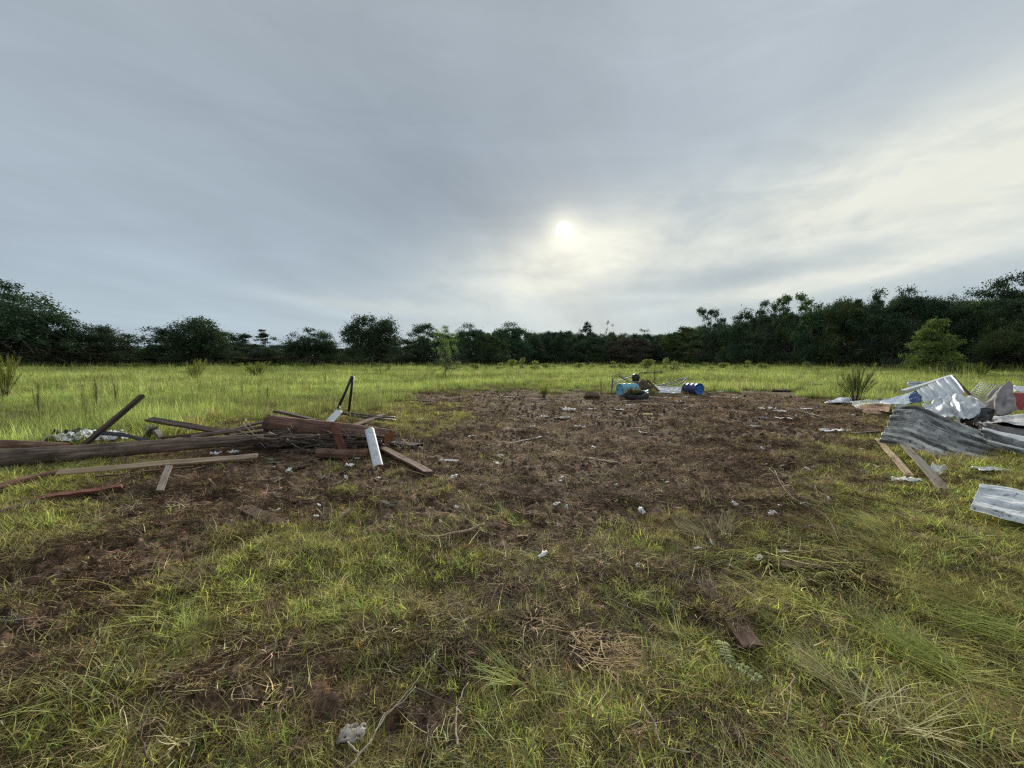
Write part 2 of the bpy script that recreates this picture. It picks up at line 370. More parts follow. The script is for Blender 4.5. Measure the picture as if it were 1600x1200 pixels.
def board_mesh(L, W, T, m, ragged=.0, warp=.01, seg=8, split=False):
    xs = np.linspace(0, L, seg+1); V = []; Fc = []
    wz = [(random.random()-.5)*warp for _ in xs]; wy = [(random.random()-.5)*warp*.5 for _ in xs]
    b = min(T, W)*.12
    prof = [(-W/2+b, -T/2), (W/2-b, -T/2), (W/2, -T/2+b), (W/2, T/2-b), (W/2-b, T/2), (0, T/2*(.94)), (-W/2+b, T/2), (-W/2, T/2-b), (-W/2, -T/2+b)]
    k = len(prof)
    for i, x in enumerate(xs):
        e = ragged if i in (0, seg) else 0
        for j, (y, z) in enumerate(prof):
            V.append((x+(random.random()-.5)*2*e, y*(1+(random.random()-.5)*.04)+wy[i], z+wz[i]+(random.random()-.5)*T*.06))
    for i in range(seg):
        for j in range(k): Fc.append((i*k+j, i*k+(j+1) % k, (i+1)*k+(j+1) % k, (i+1)*k+j))
    Fc.append(tuple(range(k))[::-1]); Fc.append(tuple(seg*k+j for j in range(k)))
    return mesh('board', V, Fc, m, smooth=False)
def board(name, p0, p1, W, T, m, label=None, cat=None, group=None, roll=0, ragged=.01, warp=.012, parent=None):
    p0 = Vector(p0); p1 = Vector(p1)
    o = obj(name, board_mesh((p1-p0).length, W, T, M[m], ragged, warp), None); put(o, frame(p0, p1, roll), parent)
    return tag(o, label, cat, group)
def tube_mesh(path, radii, m, k=8, cap=True, rough=0.0, smooth=True):
    path = [Vector(p) for p in path]; V = []; Fc = []
    n = len(path)
    for i, p in enumerate(path):
        d = (path[min(i+1, n-1)]-path[max(i-1, 0)]).normalized()
        a = Vector((0, 0, 1)) if abs(d.z) < .9 else Vector((1, 0, 0)); s = d.cross(a).normalized(); u = s.cross(d)
        for j in range(k):
            th = 2*math.pi*j/k; r = radii[i]*(1+(random.random()-.5)*2*rough)
            V.append(p+s*(math.cos(th)*r)+u*(math.sin(th)*r))
    for i in range(n-1):
        for j in range(k): Fc.append((i*k+j, i*k+(j+1) % k, (i+1)*k+(j+1) % k, (i+1)*k+j))
    if cap: Fc.append(tuple(range(k))[::-1]); Fc.append(tuple((n-1)*k+j for j in range(k)))
    return V, Fc
def tubes(name, lst, m, parent=None, k=6, rough=0, loc=None):
    """several tubes joined as one rigid piece"""
    V = []; Fc = []
    for path, rad in lst:
        if not hasattr(rad, '__len__'): rad = [rad]*len(path)
        v, f = tube_mesh(path, rad, None, k, True, rough); b = len(V); V += v; Fc += [tuple(i+b for i in q) for q in f]
    org = Vector(parent.location) if parent else (Vector(loc) if loc is not None else Vector(V[0]))
    me = mesh(name, [v-org for v in V], Fc, M[m]); o = obj(name, me, parent)
    if not parent: o.location = org
    return o
def log(name, p0, p1, r0, r1, m, label, cat='log', group=None, bend=.02, seg=22, k=22):
    p0 = Vector(p0); p1 = Vector(p1); L = (p1-p0).length
    root = empty(name, p0, label, cat, group)
    V = []; Fc = []
    sd = random.random()*99
    for i in range(seg+1):
        t = i/seg; r = r0+(r1-r0)*t
        cy = math.sin(t*3.1+sd)*bend; cz = math.sin(t*4.3+sd*2)*bend*.5
        for j in range(k):
            a = 2*math.pi*j/k
            rr = r*(1+.16*(float(fbm(t*L*1.2+sd, math.cos(a)*1.8+math.sin(a)*1.1+9, 3, 61))-.5)+.05*(random.random()-.5))
            rr -= r*.12*max(0, math.cos(a*1+sd)-.93)*8*(.5+.5*math.sin(t*9+sd))
            V.append((t*L, math.cos(a)*rr+cy, math.sin(a)*rr+cz))
    for i in range(seg):
        for j in range(k): Fc.append((i*k+j, i*k+(j+1) % k, (i+1)*k+(j+1) % k, (i+1)*k+j))
    mw = frame(p0, p1)
    o = obj('stem', mesh('stem', V, Fc, M[m])); put(o, mw, root)
    for e, x in ((0, 0), (seg, L)):
        ring = [V[e*k+j] for j in range(k)]; c = np.mean(ring, axis=0)
        sgn = -1 if e == 0 else 1
        VV = ring+[tuple(c+(np.array(q)-c)*.5+np.array([sgn*.008*random.random(), 0, 0])) for q in ring]+[tuple(c-np.array([sgn*.01, 0, 0]))]
        ff = [(j, (j+1) % k, k+(j+1) % k, k+j) for j in range(k)]+[(k+j, k+(j+1) % k, 2*k) for j in range(k)]
        if e == 0: ff = [f[::-1] for f in ff]
        put(obj('cut_end', mesh('cut_end', VV, ff, M['endgrain'])), mw, root)
    return root
def catmull(P, t):
    n = len(P); x = t*(n-1); i = min(int(x), n-2); f = x-i
    p0 = P[max(i-1, 0)]; p1 = P[i]; p2 = P[i+1]; p3 = P[min(i+2, n-1)]
    return .5*((2*p1)+(-p0+p2)*f+(2*p0-5*p1+4*p2-p3)*f*f+(-p0+3*p1-3*p2+p3)*f**3)
def patch(name, rows, m, label=None, cat=None, group=None, nu=60, nv=40, ribs=0, amp=.012, crum=0.0, cscale=3.0, thick=.003, parent=None, sharp=False, rag=0.0, linear=False):
    """bent sheet through a grid of control places (rows run across, u runs along a row); ribs run along u"""
    C = np.array([[list(p) for p in r] for r in rows]); org = C.reshape(-1, 3).mean(0); org[2] = C[..., 2].min()
    us = np.linspace(0, 1, nu); vs = np.linspace(0, 1, nv); Pn = np.zeros((nv, nu, 3))
    fn = catmull if not linear else (lambda P, t: P[min(int(t*(len(P)-1)), len(P)-2)]*(1-(t*(len(P)-1)-min(int(t*(len(P)-1)), len(P)-2)))+P[min(int(t*(len(P)-1)), len(P)-2)+1]*(t*(len(P)-1)-min(int(t*(len(P)-1)), len(P)-2)))
    rowc = np.array([[fn(r, u) for u in us] for r in C])
    for i in range(nu):
        for j, v in enumerate(vs): Pn[j, i] = fn(rowc[:, i], v)
    du = np.gradient(Pn, axis=1); dv = np.gradient(Pn, axis=0); N = np.cross(du, dv); N /= np.linalg.norm(N, axis=2, keepdims=True)+1e-9
    U, Vv = np.meshgrid(us, vs)
    d = np.zeros_like(U)
    if ribs:
        ph = (Vv*ribs) % 1.0
        d += amp*np.clip(np.abs(ph*2-1)*3.2-1.4, 0, 1) + amp*.12*(np.abs(((ph*3) % 1)*2-1) < .25)
    sd = random.random()*50
    if crum:
        lu = np.linalg.norm(C[0, -1]-C[0, 0]); lv = np.linalg.norm(C[-1, 0]-C[0, 0])
        wu = U*lu+.035*(fbm(U*lu*3+sd, Vv*lv*3, 2, 73)-.5); wv = Vv*lv+.035*(fbm(U*lu*3, Vv*lv*3+sd, 2, 74)-.5)
        for q_ in range(6):
            a_ = random.random()*3.14; f_ = cscale*(.35+.35*q_*random.random()); t_ = (math.cos(a_)*wu+math.sin(a_)*wv)*f_+random.random()
            d += crum*.55/(1+q_*.35)*(np.abs((t_ % 1.0)-.5)*4-1)
        d += crum*.25*(fbm(U*lu*cscale*4+sd, Vv*lv*cscale*4, 2, 75)-.5)
    Pn = Pn+N*d[..., None]
    if rag:
        eg = (np.abs(U-.5) > .499)[..., None]
        Pn = Pn + du/np.linalg.norm(du, axis=2, keepdims=True)*((fbm(Vv*9+sd, U*3, 3, 77)-.5)*rag)[..., None]*eg
    V = (Pn-org).reshape(-1, 3)
    a = (np.arange(nv-1)[:, None]*nu+np.arange(nu-1)[None]).ravel()
    Fq = np.stack([a, a+1, a+nu+1, a+nu], 1)
    lu = np.linalg.norm(C[0, -1]-C[0, 0]); lv = np.linalg.norm(C[-1, 0]-C[0, 0])
    o = obj(name, mesh(name, V, Fq, M[m], smooth=not sharp, uv=np.stack([U.ravel()*lu, Vv.ravel()*lv], 1)), parent)
    o.location = Vector(org) - (Vector(parent.location) if parent else Vector((0, 0, 0)))
    s = o.modifiers.new('thickness', 'SOLIDIFY'); s.thickness = thick; s.offset = 0
    return tag(o, label, cat, group)
def scrap(name, p, sx, sy, hgt, m, label=None, cat=None, group=None, rz=None, n=9, parent=None):
    """crumpled sheet lying on the ground"""
    rz = random.random()*6.28 if rz is None else rz; sd = random.random()*90
    us = np.linspace(-1, 1, n); U, Vv = np.meshgrid(us, us)
    ex = 1+.35*(fbm(U*1.3+sd, Vv*1.3, 2, 81)-.5)*2
    z = hgt*np.abs(fbm(U*2.1+sd, Vv*2.1+sd, 3, 83)*2-1)*1.5 + hgt*.15 + hgt*.5*np.abs(((U*1.3+Vv*.7+sd) % 1)-.5)
    X = U*sx/2*ex; Y = Vv*sy/2*(1+.5*(fbm(Vv*1.7+sd, U*2, 2, 85)-.5))
    V = np.stack([X.ravel(), Y.ravel(), z.ravel()], 1)
    a = (np.arange(n-1)[:, None]*n+np.arange(n-1)[None]).ravel(); Fq = np.stack([a, a+1, a+n+1, a+n], 1)
    keep = rng.random(len(Fq)) > .07; Fq = Fq[keep]
    o = obj(name, mesh(name, V, Fq, M[m], smooth=False, uv=np.stack([U.ravel()*sx, Vv.ravel()*sy], 1)), parent)
    o.location = p; o.rotation_euler = (0, 0, rz)
    s = o.modifiers.new('thickness', 'SOLIDIFY'); s.thickness = .002
    return tag(o, label, cat, group)
def lump_mesh(sx, sy, sz, m, nseg=10, rough=.3, flat=False):
    sd = random.random()*90; V = []; Fc = []
    nr = nseg//2+2
    for i in range(nr+1):
        th = math.pi*i/nr
        for j in range(nseg):
            a = 2*math.pi*j/nseg; v = Vector((math.sin(th)*math.cos(a), math.sin(th)*math.sin(a), math.cos(th)))
            r = 1+rough*2*(float(fbm(v.x*1.6+sd, v.y*1.6+v.z*1.9+sd, 3, 91))-.5)
            V.append((v.x*sx/2*r, v.y*sy/2*r, (v.z*r*.5+.4)*sz))
    for i in range(nr):
        for j in range(nseg): Fc.append((i*nseg+j, (i+1)*nseg+j, (i+1)*nseg+(j+1) % nseg, i*nseg+(j+1) % nseg))
    return mesh('lump', V, Fc, m, smooth=not flat, uv=[(v[0], v[1]) for v in V])
def stick_path(p0, p1, seg=6, wob=.04):
    p0 = Vector(p0); p1 = Vector(p1); out = []
    for i in range(seg+1):
        t = i/seg; q = p0.lerp(p1, t)
        if 0 < i < seg: q = q+Vector(((random.random()-.5), (random.random()-.5), (random.random()-.5)*.4))*wob
        out.append(q)
    return out

# ------------------------------------------------------------------ ground
def build_ground():
    a_in = np.linspace(-R(60), R(60), 620); a_out = np.linspace(R(60), R(300), 42)[1:-1]
    A = np.concatenate([a_in, a_out]); na = len(A)
    r = [.0]; x = .9
    rr = list(np.linspace(.12, .9, 5))
    while x < 60: rr.append(x); x *= 1.0095
    while x < 3500: rr.append(x); x *= 1.12
    rr = np.array(rr); nr = len(rr)
    AA, RR = np.meshgrid(A, rr); X = RR*np.sin(AA); Y = RR*np.cos(AA)
    Z = height(X, Y)
    S = soil(X, Y)
    V = np.stack([X.ravel(), Y.ravel(), Z.ravel()], 1)
    V = np.vstack([V, [[0, 0, float(height(np.array([0.]), np.array([0.]))[0])]]])
    i = np.arange(nr-1)[:, None]*na; j = np.arange(na)[None]; j2 = (j+1) % na
    q = np.stack([i+j, i+j2, i+na+j2, i+na+j], -1).reshape(-1, 4)[:, ::-1]
    tri = np.stack([np.full(na, nr*na), np.arange(na), (np.arange(na)+1) % na], 1)[:, ::-1]
    m, t, o = newmat('churned_soil_and_turf')
    pos = t.node('ShaderNodeNewGeometry').outputs['Position']
    s = t.node('ShaderNodeAttribute', attribute_name='shade').outputs['Fac']
    a = t.noise(pos, 1.1, 5, .6); b = t.noise(pos, 9, 7, .65, .4); c = t.noise(pos, 48, 6, .7, .5)
    fib = t.noise(t.mapping(pos, scale=(14, 60, 30), rot=(0, 0, .5)), 1.0, 5, .65, 1.2)
    sc = t.ramp(b, [(.32, (.024, .014, .008)), (.45, (.110, .066, .040)), (.57, (.235, .150, .092)), (.72, (.42, .29, .19))])
    sc = t.mix(t.sm(a, .5, .7), sc, t.mix(.5, sc, (.17, .098, .060, 1)))
    sc = t.mix(t.math('MULTIPLY', t.sm(fib, .58, .70), .55), sc, (.34, .25, .15, 1))
    sc = t.mix(t.math('MULTIPLY', t.sm(c, .52, .35), .6), sc, (.012, .008, .006, 1))  # near-black in the low spots of the fine bump, imitating dark crevices
    gc = t.ramp(b, [(.3, (.016, .015, .006)), (.5, (.055, .055, .018)), (.7, (.12, .12, .04))])  # turf base kept dark, imitating shaded gaps between the blades
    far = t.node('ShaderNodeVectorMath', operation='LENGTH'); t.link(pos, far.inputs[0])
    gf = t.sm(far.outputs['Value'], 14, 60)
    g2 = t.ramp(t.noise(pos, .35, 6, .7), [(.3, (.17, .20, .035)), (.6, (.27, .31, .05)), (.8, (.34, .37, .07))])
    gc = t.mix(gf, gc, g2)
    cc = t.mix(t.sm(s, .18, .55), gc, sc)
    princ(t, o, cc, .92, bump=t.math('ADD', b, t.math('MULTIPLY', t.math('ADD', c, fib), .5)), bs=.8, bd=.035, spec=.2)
    me = mesh('ground', V, [q.astype(np.int64), tri.astype(np.int64)], m, shade=np.concatenate([S.ravel(), [.4]]))
    tag(obj('ground', me), kind='structure')
build_ground()

# ------------------------------------------------------------------ blades and scattering
def blades(n, spread, L, lean, curl, W, seg=3, flow=None, fspread=.6, zoff=0.0, rg=rng):
    """curved tapering blades; returns verts, [quads, tris], shade"""
    rad = spread*np.sqrt(rg.random(n)); a0 = rg.random(n)*6.283
    bx = rad*np.cos(a0); by = rad*np.sin(a0)
    az = rg.random(n)*6.283 if flow is None else flow+rg.normal(0, fspread, n)
    Ls = rg.uniform(L[0], L[1], n); th0 = rg.uniform(lean[0], lean[1], n); cu = rg.uniform(curl[0], curl[1], n)
    daz = rg.normal(0, .25, n); V = []
    x = bx.copy(); y = by.copy(); z = np.full(n, zoff); shade = rg.random(n)
    wd = rg.uniform(.6, 1.3, n)*W
    for k in range(seg+1):
        s = k/seg; wv = wd*(1-s**1.6)*.5; aa = az+daz*s*2
        if k < seg:
            V.append(np.stack([x-np.sin(aa)*wv, y+np.cos(aa)*wv, z], 1)); V.append(np.stack([x+np.sin(aa)*wv, y-np.cos(aa)*wv, z], 1))
        else: V.append(np.stack([x, y, z], 1))
        th = th0+cu*s; st = Ls/seg
        x = x+np.sin(th)*np.cos(aa)*st; y = y+np.sin(th)*np.sin(aa)*st; z = np.maximum(z+np.cos(th)*st, .003)
    nv = 2*seg+1; VV = np.stack(V, 1).reshape(-1, 3); b = np.arange(n)*nv
    qs = [np.stack([b+2*k, b+2*k+1, b+2*k+3, b+2*k+2], 1) for k in range(seg-1)]
    tr = np.stack([b+2*seg-2, b+2*seg-1, b+2*seg], 1)
    return VV, [np.concatenate(qs), tr] if qs else [tr], np.repeat(shade, nv)
def joinparts(parts):
    V = []; Qs = []; T = []; S = []; b = 0
    for v, f, s in parts:
        V.append(v); S.append(s)
        for a in f: (Qs if a.shape[1] == 4 else T).append(a+b)
        b += len(v)
    fs = []
    if Qs: fs.append(np.concatenate(Qs))
    if T: fs.append(np.concatenate(T))
    return np.concatenate(V), fs, np.concatenate(S)
def proto(parts, m='grass'):
    v, f, s = joinparts(parts); return bpy.data.objects.new('tuft_source', mesh('tuft', v, f, M[m], shade=s))
def scatter(name, protos, P, rot, scl, tint, label_kind='stuff', **tg):
    n = len(P); me = bpy.data.meshes.new(name); me.vertices.add(n); me.vertices.foreach_set('co', np.asarray(P, np.float32).ravel())
    a = me.attributes.new('rot', 'FLOAT_VECTOR', 'POINT'); a.data.foreach_set('vector', np.asarray(rot, np.float32).ravel())
    a = me.attributes.new('scl', 'FLOAT_VECTOR', 'POINT'); a.data.foreach_set('vector', np.asarray(scl, np.float32).ravel())
    a = me.attributes.new('idx', 'INT', 'POINT'); a.data.foreach_set('value', rng.integers(0, len(protos), n).astype(np.int32))
    c4 = np.ones((n, 4), np.float32); c4[:, :3] = tint
    a = me.attributes.new('tint', 'FLOAT_COLOR', 'POINT'); a.data.foreach_set('color', c4.ravel())
    o = obj(name, me); o['kind'] = 'stuff'; tag(o, **tg)
    ng = bpy.data.node_groups.new(name, 'GeometryNodeTree')
    ng.interface.new_socket('Geometry', in_out='INPUT', socket_type='NodeSocketGeometry'); ng.interface.new_socket('Geometry', in_out='OUTPUT', socket_type='NodeSocketGeometry')
    N = ng.nodes; Lk = ng.links; gi = N.new('NodeGroupInput'); go = N.new('NodeGroupOutput')
    ip = N.new('GeometryNodeInstanceOnPoints'); ip.inputs['Pick Instance'].default_value = True
    jn = N.new('GeometryNodeJoinGeometry')
    for p in protos:
        oi = N.new('GeometryNodeObjectInfo'); oi.inputs['Object'].default_value = p; oi.inputs['As Instance'].default_value = True
        Lk.new(oi.outputs['Geometry'], jn.inputs[0])
    Lk.new(gi.outputs[0], ip.inputs['Points']); Lk.new(jn.outputs[0], ip.inputs['Instance'])
    for nm, ty, s in (('idx', 'INT', 'Instance Index'), ('rot', 'FLOAT_VECTOR', 'Rotation'), ('scl', 'FLOAT_VECTOR', 'Scale')):
        na = N.new('GeometryNodeInputNamedAttribute'); na.data_type = ty; na.inputs['Name'].default_value = nm
        Lk.new(na.outputs['Attribute'], ip.inputs[s])
    Lk.new(ip.outputs[0], go.inputs[0])
    md = o.modifiers.new('scatter', 'NODES'); md.node_group = ng
    return o
def fan(n, r0, r1, power=1.0, ang=R(58)):
    u = rng.random(n)
    if power == 0: r = r0*(r1/r0)**u
    else: r = (r0**power+u*(r1**power-r0**power))**(1/power)
    a = rng.uniform(-ang, ang, n); return r*np.sin(a), r*np.cos(a), r
def colmix(n, stops, t, jit=.12):
    t = np.clip(t, 0, .9999)*(len(stops)-1); i = t.astype(int); f = (t-i)[:, None]; S_ = np.array(stops)
    c = S_[i]*(1-f)+S_[np.minimum(i+1, len(stops)-1)]*f
    return c*(1+rng.normal(0, jit, (n, 1)))*(1+rng.normal(0, jit*.4, (n, 3)))

def build_grass():
    # meadow: tall grass, log spaced outwards
    mead = [proto([blades(32, .18, (.12, .42), (.0, .9), (.1, 1.3), .009, 3)]) for _ in range(4)]
    mead += [proto([blades(30, .2, (.15, .4), (.1, .8), (.2, 1.3), .012, 3)]) for _ in range(2)]
    n = 110000; x, y, r = fan(n, 6, 170, .35)
    s = soil(x, y); px, py, f = proj(x, y)
    # edge of the tall meadow as seen from the clearing
    edge = np.interp(px, [0, 250, 420, 560, 700, 900, 1180, 1290, 1400, 1600], [700, 690, 668, 650, 618, 620, 616, 622, 640, 690])
    edge = edge+(fbm(x*.8, y*.8, 3, 15)-.5)*34+(fbm(x*.25, y*.25, 2, 16)-.5)*26
    keep = (py < edge) & (s < .32)
    x, y, r = x[keep], y[keep], r[keep]; n = len(x)
    lf = fbm(x/7, y/7, 4, 101); lf2 = fbm(x/2.2, y/2.2, 3, 103); lf3 = fbm(x/25, y/30, 2, 107)
    t = np.clip((lf-.5)*1.7+(lf2-.5)*1.1+(lf3-.5)*1.5+.55+rng.normal(0, .12, n), 0, 1)
    tint = colmix(n, [(.22, .19, .095), (.32, .36, .11), (.42, .51, .13), (.54, .62, .19)], t, .14)
    br = rng.random(n) < .02+.22*np.clip((fbm(x/3, y/3, 3, 109)-.55)*6, 0, 1); tint[br] = tint[br]*[.85, .55, .75]
    h = (.35+1.1*lf2*lf*3)*rng.uniform(.5, 1.1, n); wide = np.clip(r/22, 1, 5)*rng.uniform(.8, 1.2, n)
    h = h*np.clip(.55+r/30, .5, 1.0)*np.clip(.8+r/150, 1, 1.5)
    z = height(x, y, False)
    forb = [proto([blades(40, .12, (.05, .22), (.2, 1.5), (-.3, .8), .022, 2), blades(6, .1, (.3, .6), (.0, .4), (.0, .5), .006, 3)]) for _ in range(3)]
    k = (rng.random(n) < .15*np.clip((fbm(x/2.5, y/2.5, 3, 113)-.42)*6, 0, 1.5)+.01); m_ = int(k.sum())
    scatter('meadow_weeds', forb, np.stack([x[k], y[k], z[k]], 1), np.stack([rng.normal(0, .1, m_), rng.normal(0, .1, m_), rng.random(m_)*6.28], 1), np.stack([wide[k]*1.1, wide[k]*1.1, rng.uniform(.7, 2.2, m_)*np.clip(.6+r[k]/40, .6, 1.6)], 1), colmix(m_, [(.12, .17, .045), (.26, .30, .07), (.34, .33, .13)], rng.random(m_)))
    scatter('meadow_grass', mead, np.stack([x, y, z], 1), np.stack([rng.normal(0, .1, n), rng.normal(0, .1, n), rng.random(n)*6.28], 1), np.stack([wide, wide, h], 1), tint)
    # short turf of the clearing
    turf = [proto([blades(22, .055, (.03, .10), (.5, 1.45), (.2, 1.2), .0042, 3)]) for _ in range(6)]
    n = 125000; x, y, r = fan(n, 1.0, 16, .9); s = soil(x, y); px, py, f = proj(x, y)
    pr = np.clip((.72-s)*2.2, .05, 1); keep = rng.random(n) < pr
    x, y, r, s = x[keep], y[keep], r[keep], s[keep]; n = len(x)
    lf = fbm(x*.9, y*.9, 3, 111); px = px[keep]; py = py[keep]
    t = np.clip(1.15-s*1.3+(lf-.5)*1.4+rng.normal(0, .18, n), 0, 1)
    tint = colmix(n, [(.24, .18, .085), (.36, .32, .11), (.45, .46, .12), (.55, .60, .14)], t, .2)
    dry = rng.random(n) < .26; tint[dry] = colmix(dry.sum(), [(.14, .09, .045), (.42, .34, .19)], rng.random(dry.sum()))
    sc = rng.uniform(.6, 1.35, n)*np.clip(.75+r/14, .8, 1.8)*(1.15-.5*s)
    scatter('short_turf', turf, np.stack([x, y, height(x, y)-.004], 1), np.stack([rng.normal(0, .25, n), rng.normal(0, .25, n), rng.random(n)*6.28], 1), np.stack([sc, sc, sc], 1), tint)
    # broken straw and roots lying over the churned soil
    litter = [proto([blades(17, .11, (.03, .13), (1.38, 1.72), (-.35, .35), .0042, 3, zoff=.006)]) for _ in range(6)]
    n = 125000; x, y, r = fan(n, 1.0, 24, .75); s = soil(x, y)
    keep = (rng.random(n) < (.5+.5*s)*np.clip((fbm(x*1.7, y*1.7, 3, 123)-.40)*6, .10, 1)) & (s > .10); x, y, r, s = x[keep], y[keep], r[keep], s[keep]; n = len(x)
    lf = fbm(x*1.3, y*1.3, 3, 121)
    t = np.clip(rng.random(n)**2.0+(lf-.5)*1.0, 0, 1)
    tint = colmix(n, [(.045, .024, .013), (.145, .088, .050), (.31, .20, .118), (.52, .38, .225), (.72, .60, .38)], t, .18)
    ol = rng.random(n) < (1-s)*.6; tint[ol] = tint[ol]*[.95, 1.15, .65]
    sc = rng.uniform(.6, 1.3, n)*np.clip(.8+r/14, .8, 2.2)
    scatter('straw_litter', litter, np.stack([x, y, height(x, y)], 1), np.stack([rng.normal(0, .2, n), rng.normal(0, .2, n), rng.random(n)*6.28], 1), np.stack([sc, sc, sc*.9], 1), tint)
    # clods of earth
    clods = []
    for _ in range(5):
        o = bpy.data.objects.new('clod_source', lump_mesh(.05, .04, .03, M['soil_clod'], 7, .95, True)); clods.append(o)
    n = 42000; x, y, r = fan(n, 1.0, 24, .8); s = soil(x, y); keep = rng.random(n) < np.clip(s*1.5-.6, 0, 1)
    x, y, r = x[keep], y[keep], r[keep]; n = len(x); sc = rng.uniform(.22, 1.0, n)**2.4*np.clip(.7+r/9, .75, 2.4)*1.15
    scatter('soil_clods', clods, np.stack([x, y, height(x, y)], 1), np.stack([rng.random(n)*1.2, rng.random(n)*1.2, rng.random(n)*6.28], 1), np.stack([sc*rng.uniform(.7, 1.7, n), sc, sc*.75], 1), np.ones((n, 3)))
    # long flattened grass combed over by tracks on the near right
    lng = [proto([blades(15, .12, (.12, .42), (1.1, 1.52), (-.1, .45), .0062, 5, flow=0, fspread=.5)]) for _ in range(5)]
    n = 44000; x, y, r = fan(n, 1.0, 12, .9); px, py, f = proj(x, y); s = soil(x, y)
    zone = np.interp(px, [0, 300, 700, 1000, 1150, 1300, 1600], [.02, .03, .03, .06, .22, .65, .9])*np.clip((py-740)/120, 0.1, 1)
    zone = np.maximum(zone, .30*(px > 1250)*(py > 680))
    cl = fbm(x*1.6, y*1.6, 3, 131)
    keep = (rng.random(n) < zone*np.clip((cl-.36)*5, 0, 1)*np.clip(1.2-s, .1, 1)); x, y, r, s = x[keep], y[keep], r[keep], s[keep]; n = len(x)
    fl = R(165)+(fbm(x*.7, y*.7, 3, 135)-.5)*4.2+rng.normal(0, .45, n)
    tint = colmix(n, [(.24, .21, .08), (.40, .39, .12), (.54, .55, .17), (.70, .70, .28)], fbm(x*1.1, y*1.1, 2, 137)*1.3-.15+rng.normal(0, .15, n), .15)
    dry = rng.random(n) < .13; tint[dry] = colmix(dry.sum(), [(.22, .17, .10), (.38, .33, .20)], rng.random(dry.sum()))
    sc = rng.uniform(.55, 1.15, n)*np.clip(r/3.2, .5, 1)
    scatter('flattened_long_grass', lng, np.stack([x, y, height(x, y)], 1), np.stack([rng.normal(0, .08, n), rng.normal(0, .08, n), fl], 1), np.stack([sc, sc, sc], 1), tint)
    # loose wiry upright weeds standing in the clearing
    wt = [proto([blades(9, .05, (.05, .16), (.2, 1.3), (.2, 1.4), .003, 4)]) for _ in range(4)]
    n = 9000; x, y, r = fan(n, 1.0, 12, 1.0); s = soil(x, y); keep = rng.random(n) < (1.05-s)*.8; x, y, r = x[keep], y[keep], r[keep]; n = len(x)
    tint = colmix(n, [(.24, .28, .07), (.40, .44, .14), (.58, .52, .32)], rng.random(n), .15); sc = rng.uniform(.6, 1.4, n)
    scatter('loose_grass_stalks', wt, np.stack([x, y, height(x, y)], 1), np.stack([rng.normal(0, .3, n), rng.normal(0, .3, n), rng.random(n)*6.28], 1), np.stack([sc]*3, 1), tint)
build_grass()

# ------------------------------------------------------------------ trees
def leaf_cloud(lobes, nsub, nleaf, size, rg, sub_r=.35, flat=.75, fill=.35):
    """lobes (x,y,z,rx,ry,rz); clumps on their shells, leaves in clumps"""
    V = []; S = []
    for (cx, cy, cz, rx, ry, rz) in lobes:
        d = rg.normal(size=(nsub, 3)); d /= np.linalg.norm(d, axis=1, keepdims=True)
        d[:, 2] = np.where(d[:, 2] < -.35, -d[:, 2]*.4, d[:, 2])
        k = rg.uniform(fill, 1.05, nsub)[:, None]
        C = np.array([cx, cy, cz])+d*k*np.array([rx, ry, rz])
        sr = sub_r*(rx+ry)/2*rg.uniform(.6, 1.3, nsub)
        L = np.repeat(C, nleaf, 0)+rg.normal(size=(nsub*nleaf, 3))*np.repeat(sr, nleaf)[:, None]*np.array([.62, .62, .62*flat])
        V.append(L); S.append(np.clip(np.repeat(rg.uniform(.1, .9, nsub), nleaf)+rg.normal(0, .15, nsub*nleaf), 0, 1))
    P = np.concatenate(V); S = np.concatenate(S); n = len(P)
    a = rg.normal(size=(n, 3)); a /= np.linalg.norm(a, axis=1, keepdims=True)
    b = np.cross(a, rg.normal(size=(n, 3))); b /= np.linalg.norm(b, axis=1, keepdims=True)
    l = (rg.uniform(.6, 1.5, n)*size)[:, None]; w_ = l*rg.uniform(.35, .6, (n, 1))
    q = np.stack([P-a*l*.5, P+b*w_*.5, P+a*l*.5, P-b*w_*.5], 1).reshape(-1, 3)
    i = np.arange(n)*4
    return q, [np.stack([i, i+1, i+2, i+3], 1)], np.repeat(S, 4)
def limb_mesh(H_, lobes, r, m, rg, split=.35):
    V = []; Fc = []
    def add(path, rad, k=6):
        v, f = tube_mesh(path, rad, None, k, True, .08); b = len(V); V.extend(v); Fc.extend([tuple(i+b for i in q) for q in f])
    tp = Vector((0, 0, H_*split)); add([Vector((0, 0, -.2)), Vector((.02*H_*rg.normal(), 0, H_*split*.5)), tp, Vector((0, 0, H_*.8))], [r*1.25, r, r*.8, r*.2], 8)
    for L in lobes:
        c = Vector(L[:3]); s = Vector((0, 0, min(c.z*.75, H_*rg.uniform(split*.7, split*1.3)))); mid = s.lerp(c, .5)+Vector((rg.normal()*.3, rg.normal()*.3, -.2))
        add([s, mid, c, c+Vector((rg.normal(), rg.normal(), abs(rg.normal())))*L[3]*.5], [r*.30, r*.2, r*.10, r*.04], 5)
    return mesh('trunk', V, Fc, m)
